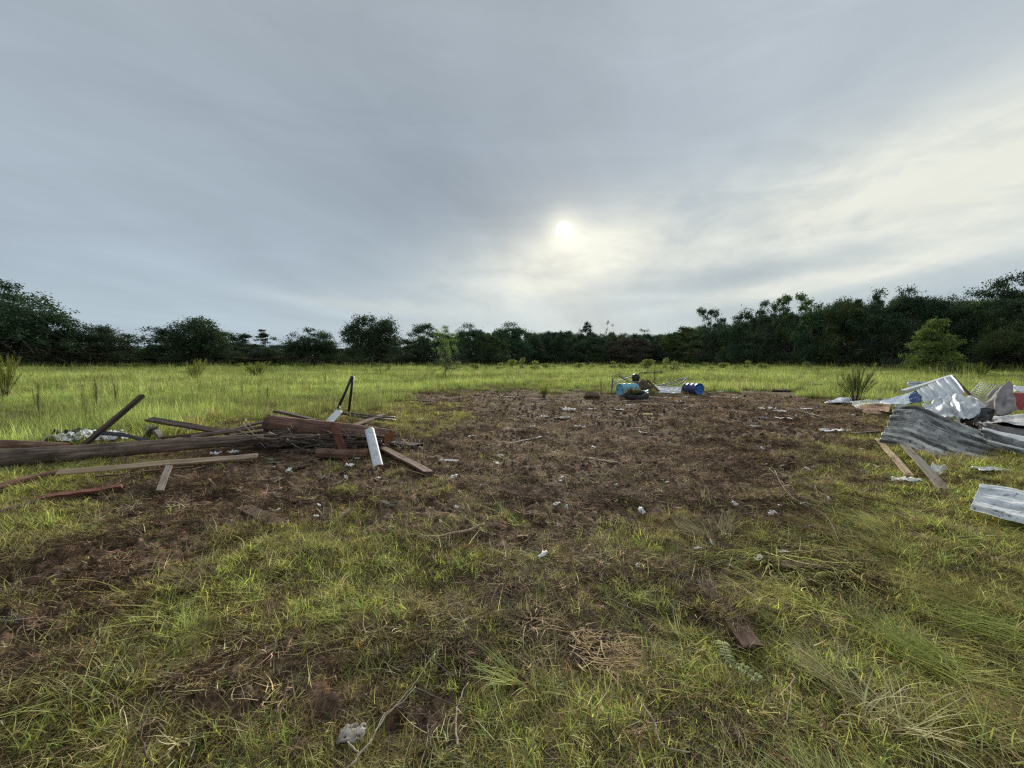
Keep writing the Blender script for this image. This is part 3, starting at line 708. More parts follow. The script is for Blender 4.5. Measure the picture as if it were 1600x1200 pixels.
def shape(kind, rg, var_=0):
    """unit trees: height 1, half width .5; returns lobes, leaf args"""
    L = []
    if kind == 'oak':
        for i in range(64):
            a = rg.random()*6.28; ct = rg.uniform(-.55, 1); st_ = math.sqrt(1-ct*ct); k = rg.uniform(.55, 1.0) if i > 12 else rg.uniform(.1, .5); s = rg.uniform(.095, .155)
            hw = .40*(1+.12*math.sin(a*2+var_)+.10*math.sin(a*3+var_*2))
            L.append((math.cos(a)*st_*hw*k, math.sin(a)*st_*hw*k, .46+ct*(.43 if ct > 0 else .50)*k, s, s, s*1.0))
        return L, dict(nsub=17, nleaf=24, size=.022, sub_r=.36, flat=1.0)
    if kind == 'tall':
        for i in range(34):
            a = rg.random()*6.28; z = rg.uniform(.08, .92); k = .44*math.sqrt(max(.03, 1-((z-.42)/.56)**2)); s = rg.uniform(.09, .15)
            L.append((math.cos(a)*k*math.sqrt(rg.random()), math.sin(a)*k*math.sqrt(rg.random()), z, s*1.2, s*1.2, s*.75))
        return L, dict(nsub=18, nleaf=24, size=.026, sub_r=.36)
    if kind == 'open':
        for i in range(26):
            a = rg.random()*6.28; z = rg.uniform(.38, .95); k = .40*math.sqrt(max(.08, 1-((z-.70)/.34)**2)); s = rg.uniform(.06, .11)
            L.append((math.cos(a)*k*rg.uniform(.2, 1.0), math.sin(a)*k*rg.uniform(.3, 1.05), z, s*1.25, s*1.25, s*.6))
        return L, dict(nsub=11, nleaf=22, size=.026, sub_r=.36)
    if kind == 'pine':
        for i in range(22):
            z = rg.uniform(.38, .97); k = .34*(1.12-z)*1.9; a = rg.random()*6.28; s = rg.uniform(.05, .09)
            L.append((math.cos(a)*k*rg.uniform(.2, 1), math.sin(a)*k*rg.uniform(.2, 1), z, s*1.5, s*1.5, s*.5))
        return L, dict(nsub=10, nleaf=24, size=.028, sub_r=.34)
    if kind == 'cone':
        for i in range(60):
            z = 1-rg.random()**.75*.92; z = min(z, .95); k = .44*(1-z)**.62; a = rg.random()*6.28; s = rg.uniform(.06, .10)
            q_ = math.sqrt(rg.random())
            L.append((math.cos(a)*k*q_, math.sin(a)*k*q_, z, s*1.35, s*1.35, s*.7))
        return L, dict(nsub=14, nleaf=22, size=.024, sub_r=.36)
    if kind == 'young':
        for i in range(60):
            z = rg.uniform(.25, .97); k = .40*math.sqrt(max(.03, 1-((z-.55)/.48)**2)); a = rg.random()*6.28; s = rg.uniform(.035, .07)
            L.append((math.cos(a)*k*rg.uniform(.1, 1), math.sin(a)*k*rg.uniform(.1, 1), z, s, s, s))
        return L, dict(nsub=5, nleaf=13, size=.022, sub_r=.7)
    if kind == 'bare':
        for i in range(9):
            z = rg.uniform(.5, .97); a = rg.random()*6.28; k = .30; s = rg.uniform(.05, .08)
            L.append((math.cos(a)*k*rg.random(), math.sin(a)*k*rg.random(), z, s, s, s*1.1))
        return L, dict(nsub=6, nleaf=12, size=.022, sub_r=.45)
    for i in range(14):                     # bush
        a = rg.random()*6.28; z = rg.uniform(.15, .72); k = .36*math.sqrt(max(.05, 1-(z/.95)**2)); s = rg.uniform(.14, .22)
        L.append((math.cos(a)*k*rg.random(), math.sin(a)*k*rg.random(), z, s, s, s*.9))
    return L, dict(nsub=16, nleaf=24, size=.038, sub_r=.36)
TP = {}
def tree_proto(kind, leaf, var):
    key = (kind, leaf, var)
    if key not in TP:
        rg = np.random.default_rng(abs(hash_(kind))+var*17+len(leaf)); L, kw = shape(kind, rg, var)
        q, f, s = leaf_cloud(L, rg=rg, **kw)
        TP[key] = (mesh('crown', q, f, M[leaf], smooth=False, shade=s), limb_mesh(1.0, L, .010 if kind in ('pine', 'open', 'bare') else .014, M['bark_pale' if kind in ('bare', 'young') else 'bark'], rg, .5 if kind in ('pine', 'open') else .3))
    return TP[key]
def hash_(s): return sum(ord(c)*(i+3) for i, c in enumerate(s))
def tree(px, top, wpx, Y, kind, leaf, var, label, group='trees along the far edge of the meadow', name=None, base=None, cat='tree'):
    p = Q(px, top, Y); z0 = height(np.array([p.x]), np.array([p.y]), False)[0]; Hh = (p.z-z0)*1.04; W = wpx*Y/F*(1.25 if kind in ('open', 'tall', 'pine') else 1.1)
    nm = name or {'oak': 'oak_tree', 'tall': 'broadleaf_tree', 'open': 'open_crowned_tree', 'pine': 'pine_tree', 'cone': 'small_tree', 'young': 'young_tree', 'bare': 'bare_tree', 'bush': 'shrub'}[kind]
    root = empty(nm, (p.x, p.y, z0-.05), label, cat, group, rz=random.random()*6.28)
    cm, tm = tree_proto(kind, leaf, var)
    for n_, me in (('crown', cm), ('trunk', tm)):
        o = obj(n_, me, root); o.scale = (W, W, Hh)
    return root
T = [  # px, top, width, distance, kind, leaf, variant, label
 (10, 438, 156, 74, 'oak', 'oak_leaf', 0, 'tallest dark oak at the left edge of the meadow'),
 (142, 502, 118, 86, 'oak', 'oak_leaf', 1, 'low rounded dark oak just right of the tallest left oak'),
 (215, 531, 66, 100, 'bush', 'mid_leaf', 0, 'lighter green low tree between two dark oaks on the left'),
 (294, 495, 134, 88, 'oak', 'oak_leaf', 2, 'broad spreading dark oak, widest crown on the left'),
 (353, 520, 60, 112, 'tall', 'oak_leaf', 0, 'small dark tree at the right shoulder of the broad spreading oak'),
 (385, 523, 44, 108, 'pine', 'pine_leaf', 0, 'left one of the two flat-topped pines between dark oaks'),
 (414, 517, 48, 106, 'pine', 'pine_leaf', 1, 'right and taller one of the two flat-topped pines between dark oaks'),
 (452, 535, 50, 118, 'tall', 'mid_leaf', 1, 'low tree filling the dip right of the flat-topped pines'),
 (490, 511, 88, 100, 'oak', 'oak_leaf', 0, 'medium dark oak left of the big round oak'),
 (580, 486, 98, 96, 'oak', 'oak_leaf', 1, 'big round dark oak, tallest in the middle left'),
 (634, 530, 50, 125, 'tall', 'oak_leaf', 2, 'low dark tree just right of the big round oak'),
 (662, 507, 56, 128, 'tall', 'oak_leaf', 0, 'dark rounded tree left of the pale young tree'),
 (690, 522, 60, 135, 'tall', 'oak_leaf', 0, 'dark tree directly behind the pale young tree'),
 (735, 508, 50, 132, 'tall', 'oak_leaf', 1, 'dark narrow tree right of the pale young tree'),
 (762, 522, 50, 136, 'tall', 'mid_leaf', 2, 'mid green tree left beside the twin-topped dark tree'),
 (800, 505, 58, 130, 'tall', 'oak_leaf', 1, 'twin-topped dark tree under the sun, left of centre'),
 (832, 519, 46, 138, 'oak', 'oak_leaf', 2, 'lower shoulder tree right of the twin-topped dark tree'),
 (856, 526, 30, 150, 'cone', 'pine_leaf', 0, 'narrow pointed pine at the centre of the treeline'),
 (882, 518, 40, 146, 'tall', 'oak_leaf', 2, 'dome-shaped dark tree right of the narrow pointed pine'),
 (918, 506, 40, 142, 'pine', 'pine_leaf', 2, 'tall ragged pine standing above the central treeline'),
 (953, 505, 24, 146, 'bare', 'brown_leaf', 0, 'thin nearly bare pinkish tree in the central treeline'),
 (972, 517, 30, 150, 'bare', 'brown_leaf', 1, 'rusty bare tree beside the pinkish one'),
 (1003, 515, 36, 148, 'bare', 'oak_leaf', 2, 'dark thin-topped tree right of the rusty bare trees'),
 (985, 530, 60, 145, 'tall', 'brown_leaf', 0, 'rusty brown leafy tree low in the central treeline'),
 (1030, 526, 34, 150, 'cone', 'pine_leaf', 1, 'small pointed pine left of the rising wood'),
 (1062, 513, 50, 132, 'tall', 'mid_leaf', 0, 'rounded tree where the right-hand wood starts to rise'),
 (1110, 483, 46, 118, 'open', 'pine_leaf', 0, 'tall airy pine standing above the start of the right-hand wood'),
 (1140, 508, 56, 115, 'tall', 'oak_leaf', 1, 'dark tree filling the slope right of the tall airy pine'),
 (1176, 484, 56, 105, 'tall', 'oak_leaf', 2, 'rounded dense tree left of a pair of see-through crowns'),
 (1210, 472, 48, 100, 'open', 'oak_leaf', 0, 'left one of the pair of see-through crowns against bright cloud'),
 (1246, 461, 60, 98, 'open', 'mid_leaf', 1, 'right and taller one of the pair of see-through crowns'),
 (1288, 484, 66, 92, 'tall', 'oak_leaf', 2, 'dark tree in the notch right of the see-through crowns'),
 (1322, 470, 66, 88, 'tall', 'mid_leaf', 1, 'dense mid green tree on the shoulder of the right-hand wood'),
 (1362, 453, 56, 84, 'open', 'oak_leaf', 2, 'open ragged top above the dense shoulder tree'),
 (1400, 468, 70, 80, 'tall', 'oak_leaf', 0, 'dense tree between two ragged tops in the right-hand wood'),
 (1428, 452, 66, 80, 'tall', 'oak_leaf', 1, 'ragged-topped tree above the lone lighter tree'),
 (1474, 460, 80, 78, 'oak', 'oak_leaf', 2, 'round topped dark tree right above the lone lighter tree'),
 (1522, 474, 70, 76, 'tall', 'mid_leaf', 1, 'lower tree in the dip before the tall right corner trees'),
 (1556, 448, 70, 72, 'tall', 'oak_leaf', 2, 'tall dark tree next to the right edge'),
 (1604, 428, 90, 66, 'open', 'oak_leaf', 0, 'tallest layered tree cut by the right edge'),
 (1598, 500, 110, 58, 'oak', 'mid_leaf', 0, 'leafy lower tree in front of the right corner'),
]
for a in T: tree(*a)
tree(1461, 500, 92, 46, 'cone', 'lone_leaf', 3, 'lone lighter green conical tree in front of the dark right-hand wood', group=None)
tree(697, 511, 54, 36, 'young', 'young_leaf', 0, 'pale slender young tree standing alone in the meadow', group=None)

# far wood behind and between, and the undergrowth at its foot: one mass each
def build_wood():
    sky_x = [-400, 0, 60, 100, 190, 215, 240, 350, 440, 540, 620, 700, 800, 900, 1040, 1110, 1180, 1250, 1330, 1420, 1500, 1600, 2000]
    sky_y = [455, 460, 500, 532, 536, 536, 534, 530, 538, 534, 524, 518, 515, 516, 520, 503, 490, 480, 466, 461, 467, 450, 438]
    dist = lambda px: np.interp(px, [-400, 0, 450, 650, 1000, 1150, 1600, 2000], [80, 88, 112, 140, 155, 125, 74, 60])
    pr = [bpy.data.objects.new('wood_source', tree_proto(k, l, v)[0]) for k, l, v in (('tall', 'oak_leaf', 0), ('tall', 'oak_leaf', 1), ('tall', 'mid_leaf', 2), ('cone', 'pine_leaf', 0), ('cone', 'pine_leaf', 1), ('oak', 'oak_leaf', 2))]
    P = []; S_ = []
    for k in range(640):
        px = rng.uniform(-380, 1980) if k < 540 else rng.uniform(840, 1080); row = rng.random()
        Y = dist(px)*(1.04+row*.35); top = np.interp(px, sky_x, sky_y)+rng.uniform(0, 14)
        p = Q(px, top, Y); wd = rng.uniform(6, 11); P.append((p.x, p.y, -.3)); S_.append((wd, wd, max(p.z, 3)))
    P = np.array(P); n = len(P)
    scatter('distant_wood', pr, P, np.stack([np.zeros(n), np.zeros(n), rng.random(n)*6.28], 1), np.array(S_), np.ones((n, 3)))
    pb = [bpy.data.objects.new('under_source', tree_proto('bush', l, v)[0]) for l, v in (('oak_leaf', 0), ('mid_leaf', 1), ('oak_leaf', 2))]
    P = []; S_ = []
    for k in range(800):
        px = rng.uniform(-380, 1980); Y = dist(px)*rng.uniform(.97, 1.12); p = Q(px, 565, Y); wd = rng.uniform(4, 8)
        P.append((p.x, p.y, -.4)); S_.append((wd, wd, rng.uniform(3.0, 6.5)))
    P = np.array(P); n = len(P)
    scatter('undergrowth', pb, P, np.stack([np.zeros(n), np.zeros(n), rng.random(n)*6.28], 1), np.array(S_), np.ones((n, 3)))
build_wood()
def build_edge_scrub():
    pb = [bpy.data.objects.new('scrub_source', tree_proto('bush', l, v)[0]) for l, v in (('shrub_leaf', 0), ('mid_leaf', 1), ('weed_dark', 2))]
    px = rng.uniform(-300, 1900, 420); d0 = np.interp(px, [-400, 0, 450, 650, 1000, 1150, 1600, 2000], [78, 86, 106, 130, 145, 118, 66, 56])*rng.uniform(.86, .99, 420)
    P = np.stack([(px-800)/F*d0, d0, height((px-800)/F*d0, d0, False)-.1], 1); wd = rng.uniform(.8, 2.6, 420)
    scatter('edge_scrub', pb, P, np.stack([np.zeros(420), np.zeros(420), rng.random(420)*6.28], 1), np.stack([wd, wd, rng.uniform(.6, 1.9, 420)], 1), np.ones((420, 3)))
build_edge_scrub()

# ------------------------------------------------------------------ weeds and shrubs in the meadow
def weed_proto(kind, leaf, var):
    key = ('weed', kind, leaf, var)
    if key in TP: return TP[key]
    rg = np.random.default_rng(var+hash_(kind)); parts = []; V = []; Fc = []
    ns = {'broom': 40, 'sprig': 6, 'fir': 1}[kind]
    for i in range(ns):
        a = rg.random()*6.28; ln = .5*rg.random()**.7 if kind == 'broom' else (rg.uniform(.02, .15) if kind == 'sprig' else 0)
        hh = rg.uniform(.45, 1.0) if kind != 'fir' else 1
        b = Vector((math.cos(a), math.sin(a), 0))*rg.random()*.06; tip = Vector((math.cos(a)*ln, math.sin(a)*ln, hh)); mid = b.lerp(tip, .5)*1.0+Vector((0, 0, .06))
        v, f = tube_mesh([b, mid, tip], [.005, .004, .001], None, 4); o0 = len(V); V += v; Fc += [tuple(i_+o0 for i_ in q) for q in f]
        n = {'broom': 110, 'sprig': 60, 'fir': 900}[kind]
        t = rg.uniform(.3 if kind != 'fir' else .05, 1, n)**.8; t0 = t[:, None]
        B = np.array(b); Mi = np.array(mid); Ti = np.array(tip)
        P = (1-t0)**2*B+2*t0*(1-t0)*Mi+t0**2*Ti
        lv, lf, ls = blades(n, 0, (.05, .15) if kind != 'fir' else (.06, .12), (.1, .9) if kind != 'fir' else (.9, 1.5), (.1, .7), .007 if kind != 'fir' else .012, 2, rg=rg)
        wid = 1 if kind != 'fir' else (1.9*(1.05-np.repeat(t, 5)))
        lv = lv*(wid[:, None] if kind == 'fir' else 1)+np.repeat(P, 5, 0); parts.append((lv, lf, ls))
    v, f, s = joinparts(parts)
    TP[key] = (mesh('foliage', v, f, M[leaf], shade=s), mesh('stem', V, Fc, M['twig']))
    return TP[key]
def weed(px, base, top, wpx, kind, leaf, var, label, group='weeds and shrubs standing in the meadow', nm=None):
    g = G(px, base) if base > 572 else Q(px, base, 95); Y = g.y; Hh = (base-top)*Y/F; W = wpx*Y/F
    nm = nm or {'broom': 'broom_shrub', 'sprig': 'tall_weed', 'fir': 'fir_sapling', 'bush': 'shrub'}[kind]
    root = empty(nm, g, label, 'plant' if kind in ('sprig',) else 'shrub', group, rz=random.random()*6.28)
    a, b = weed_proto(kind, leaf, var) if kind != 'bush' else tree_proto('bush', leaf, var)
    for n_, me in (('foliage', a), ('stem', b)):
        o = obj(n_, me, root); o.scale = (W*(1.1 if kind == 'broom' else 1), W*(1.1 if kind == 'broom' else 1), Hh)
        if kind == 'sprig': o.scale = (W*2, W*2, Hh)
    return root
WD = [
 (8, 625, 556, 46, 'broom', 'weed_leaf', 0, 'tall feathery yellow-green weed at the left edge'),
 (306, 598, 562, 30, 'broom', 'weed_leaf', 1, 'upright bushy weed below the broad spreading oak'),
 (403, 590, 565, 42, 'broom', 'weed_leaf', 2, 'low fan-shaped shrub below the flat-topped pines'),
 (478, 578, 556, 11, 'fir', 'weed_dark', 0, 'small two-stemmed bush below the medium oak'),
 (1023, 600, 560, 18, 'fir', 'weed_dark', 1, 'narrow dark sapling behind the scrap and barrels'),
 (1336, 630, 570, 54, 'broom', 'weed_dark', 3, 'large fan-shaped olive bush left of the metal sheets'),
 (1533, 592, 566, 24, 'broom', 'weed_leaf', 4, 'yellow-green shrub behind the wire crate'),
 (1277, 597, 572, 8, 'sprig', 'weed_dark', 5, 'thin dark sprig left of the large fan-shaped bush'),
 (1308, 602, 575, 9, 'sprig', 'weed_dark', 6, 'short dark sprig close beside the large fan-shaped bush'),
 (60, 655, 596, 26, 'sprig', 'weed_dark', 0, 'brown wispy weed in front of the left oaks'),
 (150, 640, 588, 24, 'sprig', 'weed_dark', 1, 'wispy weed below the low rounded oak'),
 (182, 636, 585, 20, 'sprig', 'weed_dark', 2, 'wispy weed beside the one below the low rounded oak'),
 (133, 660, 600, 14, 'sprig', 'weed_dark', 3, 'thin stalk above the crumpled silver sheets'),
 (378, 625, 592, 9, 'sprig', 'weed_dark', 4, 'dark upright stalk below the fan-shaped shrub'),
 (418, 628, 590, 12, 'sprig', 'weed_dark', 7, 'pair of dark stalks right of the fan-shaped shrub'),
 (508, 606, 575, 10, 'sprig', 'weed_dark', 8, 'thin stalk left of the folded black frame'),
 (595, 590, 564, 12, 'sprig', 'weed_leaf', 9, 'small upright weed in front of the big round oak'),
 (850, 622, 602, 20, 'broom', 'weed_leaf', 5, 'low dark clump in the grass behind the dirt patch'),
 (940, 618, 590, 14, 'sprig', 'weed_leaf', 3, 'leafy weed left of the bent grey frame'),
]
for a in WD: weed(*a)
xs = [608, 716, 742, 760, 782, 800, 816, 836, 852, 866, 890, 905, 925, 958, 972, 990, 1004, 1012, 1040, 1054, 1072, 1090, 1112, 1130, 1150, 1168, 1192, 1208, 1260, 1420, 1438, 1500, 1560]
for i, x in enumerate(xs):
    hgt = [8, 12, 9, 7, 10, 14, 16, 12, 9, 8, 7, 10][i % 12]
    p = Q(x, 574, 62+(i*13) % 22); root = empty('shrub', (p.x, p.y, H(p.x, p.y)-.05), 'low rounded yellow-green shrub at the far side of the meadow', 'shrub', 'low shrubs at the far side of the meadow', rz=i)
    for n_, me in zip(('foliage', 'stem'), tree_proto('bush', 'shrub_leaf', i % 3)):
        o = obj(n_, me, root); o.scale = (1.6+.6*(i % 3), 1.6+.6*(i % 3), hgt/F*62*1.9)
# dead timber lying at the far side
for i, (x0, y0, x1, y1, r) in enumerate([(985, 575, 1020, 572, .16), (1000, 579, 1035, 576, .2), (1010, 577, 1046, 574, .12)]):
    p0 = G(x0, y0+5, .3); p1 = Q(x1, y1, p0.y+1.5); p1.z = .42
    log('fallen_trunk', p0, p1, r, r*.6, 'twig', ['nearest grey fallen trunk behind the scrap heap', 'longest pale fallen trunk behind the scrap heap', 'thin fallen trunk lying on the other two'][i], 'log', 'fallen trunks at the far side of the meadow')
rt = G(1055, 583); root = empty('uprooted_stump', rt, 'dark tangle of uprooted branches at the far side of the meadow', 'stump')
tubes('branch', [(stick_path(rt, rt+Vector((math.cos(a)*1.3, .4*math.sin(a*3), abs(math.sin(a))*1.1+.1)), 5, .25), [.09, .08, .06, .05, .03, .02]) for a in np.linspace(.1, 3.0, 11)], 'wood_dark', root, 5)
g = G(1268, 606); o = obj('dirt_mound', lump_mesh(1.5, .8, .35, M['soil_clod'], 18, .5)); o.location = g; tag(o, 'small dark dirt mound in the grass left of the fan-shaped bush', 'mound')
g = G(1222, 612); o = obj('dirt_mound', lump_mesh(1.0, .5, .16, M['soil_clod'], 14, .5)); o.location = g; tag(o, 'low flat dirt mound left of the larger one', 'mound')
g = G(925, 622); o = obj('dirt_mound', lump_mesh(.75, .45, .30, M['soil_clod'], 16, .6)); o.location = g; tag(o, 'dark clump of earth at the meadow edge left of the light blue barrel', 'mound')

# ------------------------------------------------------------------ timber pile on the left
V3 = Vector
LP = 'planks and boards around the left timber pile'
log('long_log', G(-70, 717, .14), G(412, 689, .20), .150, .085, 'bark_grey', 'long tapering log at the front left reaching to the brush pile', bend=.05, seg=44)
log('log', G(-70, 695, .10), G(108, 700, .10), .10, .09, 'bark_red', 'shorter reddish log lying behind the long tapering log')
log('log', Q(423, 660, 7.9), Q(606, 685, 7.25), .17, .145, 'bark_red', 'thick split red-brown log on top of the brush pile', bend=.03, seg=34)
log('short_log', G(497, 709, .08), G(572, 709, .08), .085, .08, 'bark_red', 'short red log lying at the foot of the brush pile')
log('pole', G(-30, 768, .07), G(98, 736, .09), .042, .034, 'bark_red', 'thin reddish pole on the grass in front of the long log', 'pole')
board('beam', G(126, 700, .05), Q(221, 619, 7.7), .105, .065, 'wood_dark', 'dark split beam sticking up behind the long log', 'beam', LP, roll=.5, ragged=.05)
board('plank', Q(232, 655, 8.2), Q(370, 678, 7.9), .16, .045, 'wood_dark', 'dark plank propped above the grass, leftmost end raised', 'plank', LP, roll=.25, ragged=.015)
board('plank', G(262, 692, .10), Q(402, 684, 7.5), .14, .04, 'wood_brown', 'brown plank lying just behind the long log', 'plank', LP)
board('plank', G(258, 690, .05), Q(352, 670, 8.6), .13, .04, 'wood_grey', 'grey plank half hidden under the raised dark plank', 'plank', LP)
board('plank', Q(345, 675, 8.2), Q(430, 655, 9.2), .15, .04, 'wood_dark', 'dark plank between the raised plank and the thick split log', 'plank', LP)
board('plank', Q(338, 685, 7.7), Q(425, 672, 7.9), .16, .05, 'wood_brown', 'brown plank running under the left end of the thick split log', 'plank', LP)
board('batten', G(90, 738, .10), G(402, 712, .12), .10, .03, 'wood_pale', 'long pale batten lying in front of the long log', 'batten', LP, roll=.5)
board('batten', G(240, 727, .03), G(392, 721, .03), .09, .03, 'wood_brown', 'dull brown batten below the right half of the pale batten', 'batten', LP)
board('plank', G(58, 779, .04), G(188, 760, .04), .15, .03, 'wood_red', 'reddish plank pressed into the mud at the left', 'plank', LP, ragged=.03)
board('plank', G(-10, 803, .04), G(58, 781, .04), .06, .025, 'wood_dark', 'narrow black plank sunk in the grass at the left edge', 'plank', LP)
board('plank', G(249, 768, .04), G(264, 728, .16), .075, .03, 'wood_grey', 'short grey plank leaning against the pale batten', 'plank', LP, roll=.2)
board('plank', Q(250, 684, 7.6), Q(330, 676, 7.9), .12, .04, 'wood_brown', 'short brown plank tucked between the rubble chunk and the grey plank', 'plank', LP)
board('plank', G(150, 745, .05), G(300, 729, .07), .05, .02, 'wood_brown', 'thin brown slat lying along the front of the pale batten', 'slat', LP)
board('plank', Q(372, 690, 7.3), Q(470, 668, 7.6), .10, .04, 'wood_dark', 'dark plank rising into the brush pile from the end of the long log', 'plank', LP)
log('pole', Q(300, 683, 7.5), Q(432, 664, 7.9), .04, .03, 'bark_grey', 'thin pole resting on the planks and running under the thick split log', 'pole')
board('board', Q(430, 642, 8.3), Q(494, 657, 8.0), .12, .05, 'wood_dark', 'dark board lying along the top of the thick split log', 'board', LP)
board('board', G(541, 717, .015), Q(520, 662, 6.95), .125, .035, 'wood_red', 'red-painted board leaning against the thick split log', 'board', LP, ragged=.02)
board('board', G(670, 738, .02), Q(594, 698, 7.1), .17, .035, 'wood_brown', 'brown board slanting off the right end of the brush pile', 'board', LP, roll=.15)
board('board', Q(600, 690, 7.6), G(652, 697, .06), .22, .06, 'wood_dark', 'dark rotten board under the wire at the right end of the pile', 'board', LP, ragged=.05)
board('board', G(546, 668, .10), G(598, 648, .05), .17, .04, 'wood_brown', 'brown board in the grass behind the thick split log', 'board', LP)
board('board', G(380, 792, .01), G(436, 820, .01), .15, .04, 'wood_brown', 'rough brown board half buried in mud in front of the pile', 'board', LP, ragged=.05)
board('board', G(410, 800, .0), G(446, 814, .0), .09, .04, 'wood_dark', 'narrow dark board beside the half buried one', 'board', LP, ragged=.04)
board('board', G(450, 731, .0), G(485, 724, .01), .22, .03, 'wood_brown', 'flat brown board lying in mud before the brush pile', 'board', LP, ragged=.04)
board('board', G(538, 722, .01), G(578, 721, .01), .06, .03, 'wood_grey', 'small grey board on the mud beside the leaning white channel', 'board', LP)
board('board', G(529, 810, .01), G(546, 796, .05), .05, .02, 'wood_pale', 'small pale board stuck in the grass in front of the pile', 'board', LP)
board('board', G(596, 783, .01), G(614, 791, .02), .05, .025, 'wood_grey', 'stubby grey offcut on the grass below the white channel', 'offcut', LP)
for i in range(22):
    px = rng.uniform(250, 680); p = G(px, rng.uniform(712, 790), .02); an = rng.uniform(0, 3.14); ln = rng.uniform(.10, .38)
    board('offcut', p, p+V3((math.cos(an)*ln, math.sin(an)*ln, rng.uniform(-.005, .03))), rng.uniform(.02, .05), .012, ['wood_grey', 'wood_brown', 'wood_pale', 'wood_dark'][i % 4], 'splintered wood offcut lying on the mud in front of the timber pile', 'offcut', 'splintered offcuts in front of the timber pile', ragged=.03, roll=rng.normal(0, .3))
# brush: every branch its own part
rt = empty('brush_pile', G(490, 708), 'dense pile of dark twisted branches under the thick split log', 'brush pile')
def branch(a, b, r, m, parent, seg=6, wob=.12):
    return tubes('branch', [(stick_path(a, b, seg, wob), [r*(1-.6*i/seg) for i in range(seg+1)])], m, parent, 6)
for i in range(190):
    x = rng.uniform(385, 600); yb = rng.uniform(688, 713); a = G(x, yb, .03)+V3((0, rng.uniform(0, .45), min(abs(rng.normal(0, .14)), .26)))
    ln = rng.uniform(.3, 1.0); an = rng.normal(0, .35)+(math.pi if rng.random() < .5 else 0)
    b = a+V3((math.cos(an)*ln, math.sin(an)*ln*.35, rng.uniform(-.08, .10)))
    px_, py_, _ = proj(b.x, b.y, b.z)
    if px_ < 372 or px_ > 606: b = a+(a-b)*.5
    b.z = max(b.z, .04)
    branch(a, b, rng.uniform(.008, .032), ['twig', 'wood_dark', 'twig', 'bark_grey'][i % 4], rt)
for x0, y0, x1, y1, r in [(400, 690, 335, 705, .02), (430, 700, 372, 672, .018), (500, 680, 487, 715, .014), (420, 676, 470, 700, .02), (380, 660, 415, 700, .012), (384, 655, 400, 675, .01), (440, 720, 500, 700, .015)]:
    branch(Q(x0, y0, 7.1), Q(x1, y1, 6.9), r, 'twig_pale', rt, 7, .05)
heap = obj('mud_heap', lump_mesh(2.6, .9, .30, M['soil_clod'], 26, .45)); heap.location = G(470, 706, -.05)+V3((0, .35, 0)); tag(heap, 'dark mud heap beneath the brush pile', 'mound')
# wire
wr = empty('wire_tangle', G(625, 698), 'springy tangle of thin fence wire at the right end of the pile', 'wire')
def loopwire(c, rx, rz, n, parent, sag=.0):
    a0 = rng.random()*6.28; sp = rng.uniform(2.5, 6)
    pth = [c+V3((math.cos(a0+t*sp)*rx+t*.1, math.sin(a0+t*sp*.7)*rx*.5, abs(math.sin(a0+t*sp))*rz)) for t in np.linspace(0, 1, n)]
    tubes('wire', [(pth, .0026)], 'wire', parent, 4)
for i in range(14): loopwire(G(rng.uniform(595, 655), rng.uniform(694, 703), .02), rng.uniform(.12, .35), rng.uniform(.08, .25), 14, wr)
wr = empty('wire_tangle', Q(490, 680, 7.0), 'loops of fence wire hanging over the thick split log', 'wire')
for i in range(14): loopwire(Q(rng.uniform(425, 600), rng.uniform(672, 700), 7.0), rng.uniform(.1, .3), rng.uniform(.1, .28), 14, wr)
for a, b in (((530, 695), (550, 733)), ((655, 695), (670, 712)), ((560, 690), (548, 728))):
    tubes('wire', [(stick_path(Q(*a, 6.9), G(*b, .02), 5, .05), .003)], 'wire', wr, 4)
# folded black frame
fr = empty('folded_frame', G(545, 644), 'folded black metal frame standing in the grass behind the pile', 'frame')
ap = Q(550, 588, 11.6)
for q, nm in (([ap, Q(540, 612, 11.5), Q(528, 638, 11.4)], 'tube'), ([ap+V3((.03, 0, 0)), Q(545, 643, 11.8)], 'tube'), ([Q(529, 634, 11.4), Q(531, 644, 11.2), Q(548, 649, 11.0), Q(580, 654, 10.8), Q(618, 657, 10.6)], 'tube'), ([Q(545, 646, 11.3), Q(600, 653, 11.1), Q(617, 653, 11.0)], 'tube')):
    tubes(nm, [(q, .036)], 'black', fr, 6)
# white channels: half round
def channel(name, p0, p1, W, D_, m, label, side=V3((1, 0, 0)), **kw):
    x = (p1-p0).normalized(); s = (side-x*side.dot(x)).normalized(); u = x.cross(s)
    if u.y > 0: u = -u
    rows = [[p0.lerp(p1, t)+s*math.sin(a)*W/2+u*(math.cos(a)-.3)*D_ for t in (0, .33, .66, 1)] for a in np.linspace(-1.5, 1.5, 7)]
    return patch(name, rows, m, label, nu=30, nv=24, thick=.004, **kw)
channel('gutter_channel', G(591, 729, .04), Q(577, 671, 6.5), .14, .05, 'white_metal', 'longer white half-round channel leaning at the right of the pile', cat='channel', rag=.02)
channel('gutter_channel', Q(508, 665, 8.6), Q(529, 643, 9.2), .18, .06, 'white_metal', 'shorter white half-round channel behind the thick split log', cat='channel')
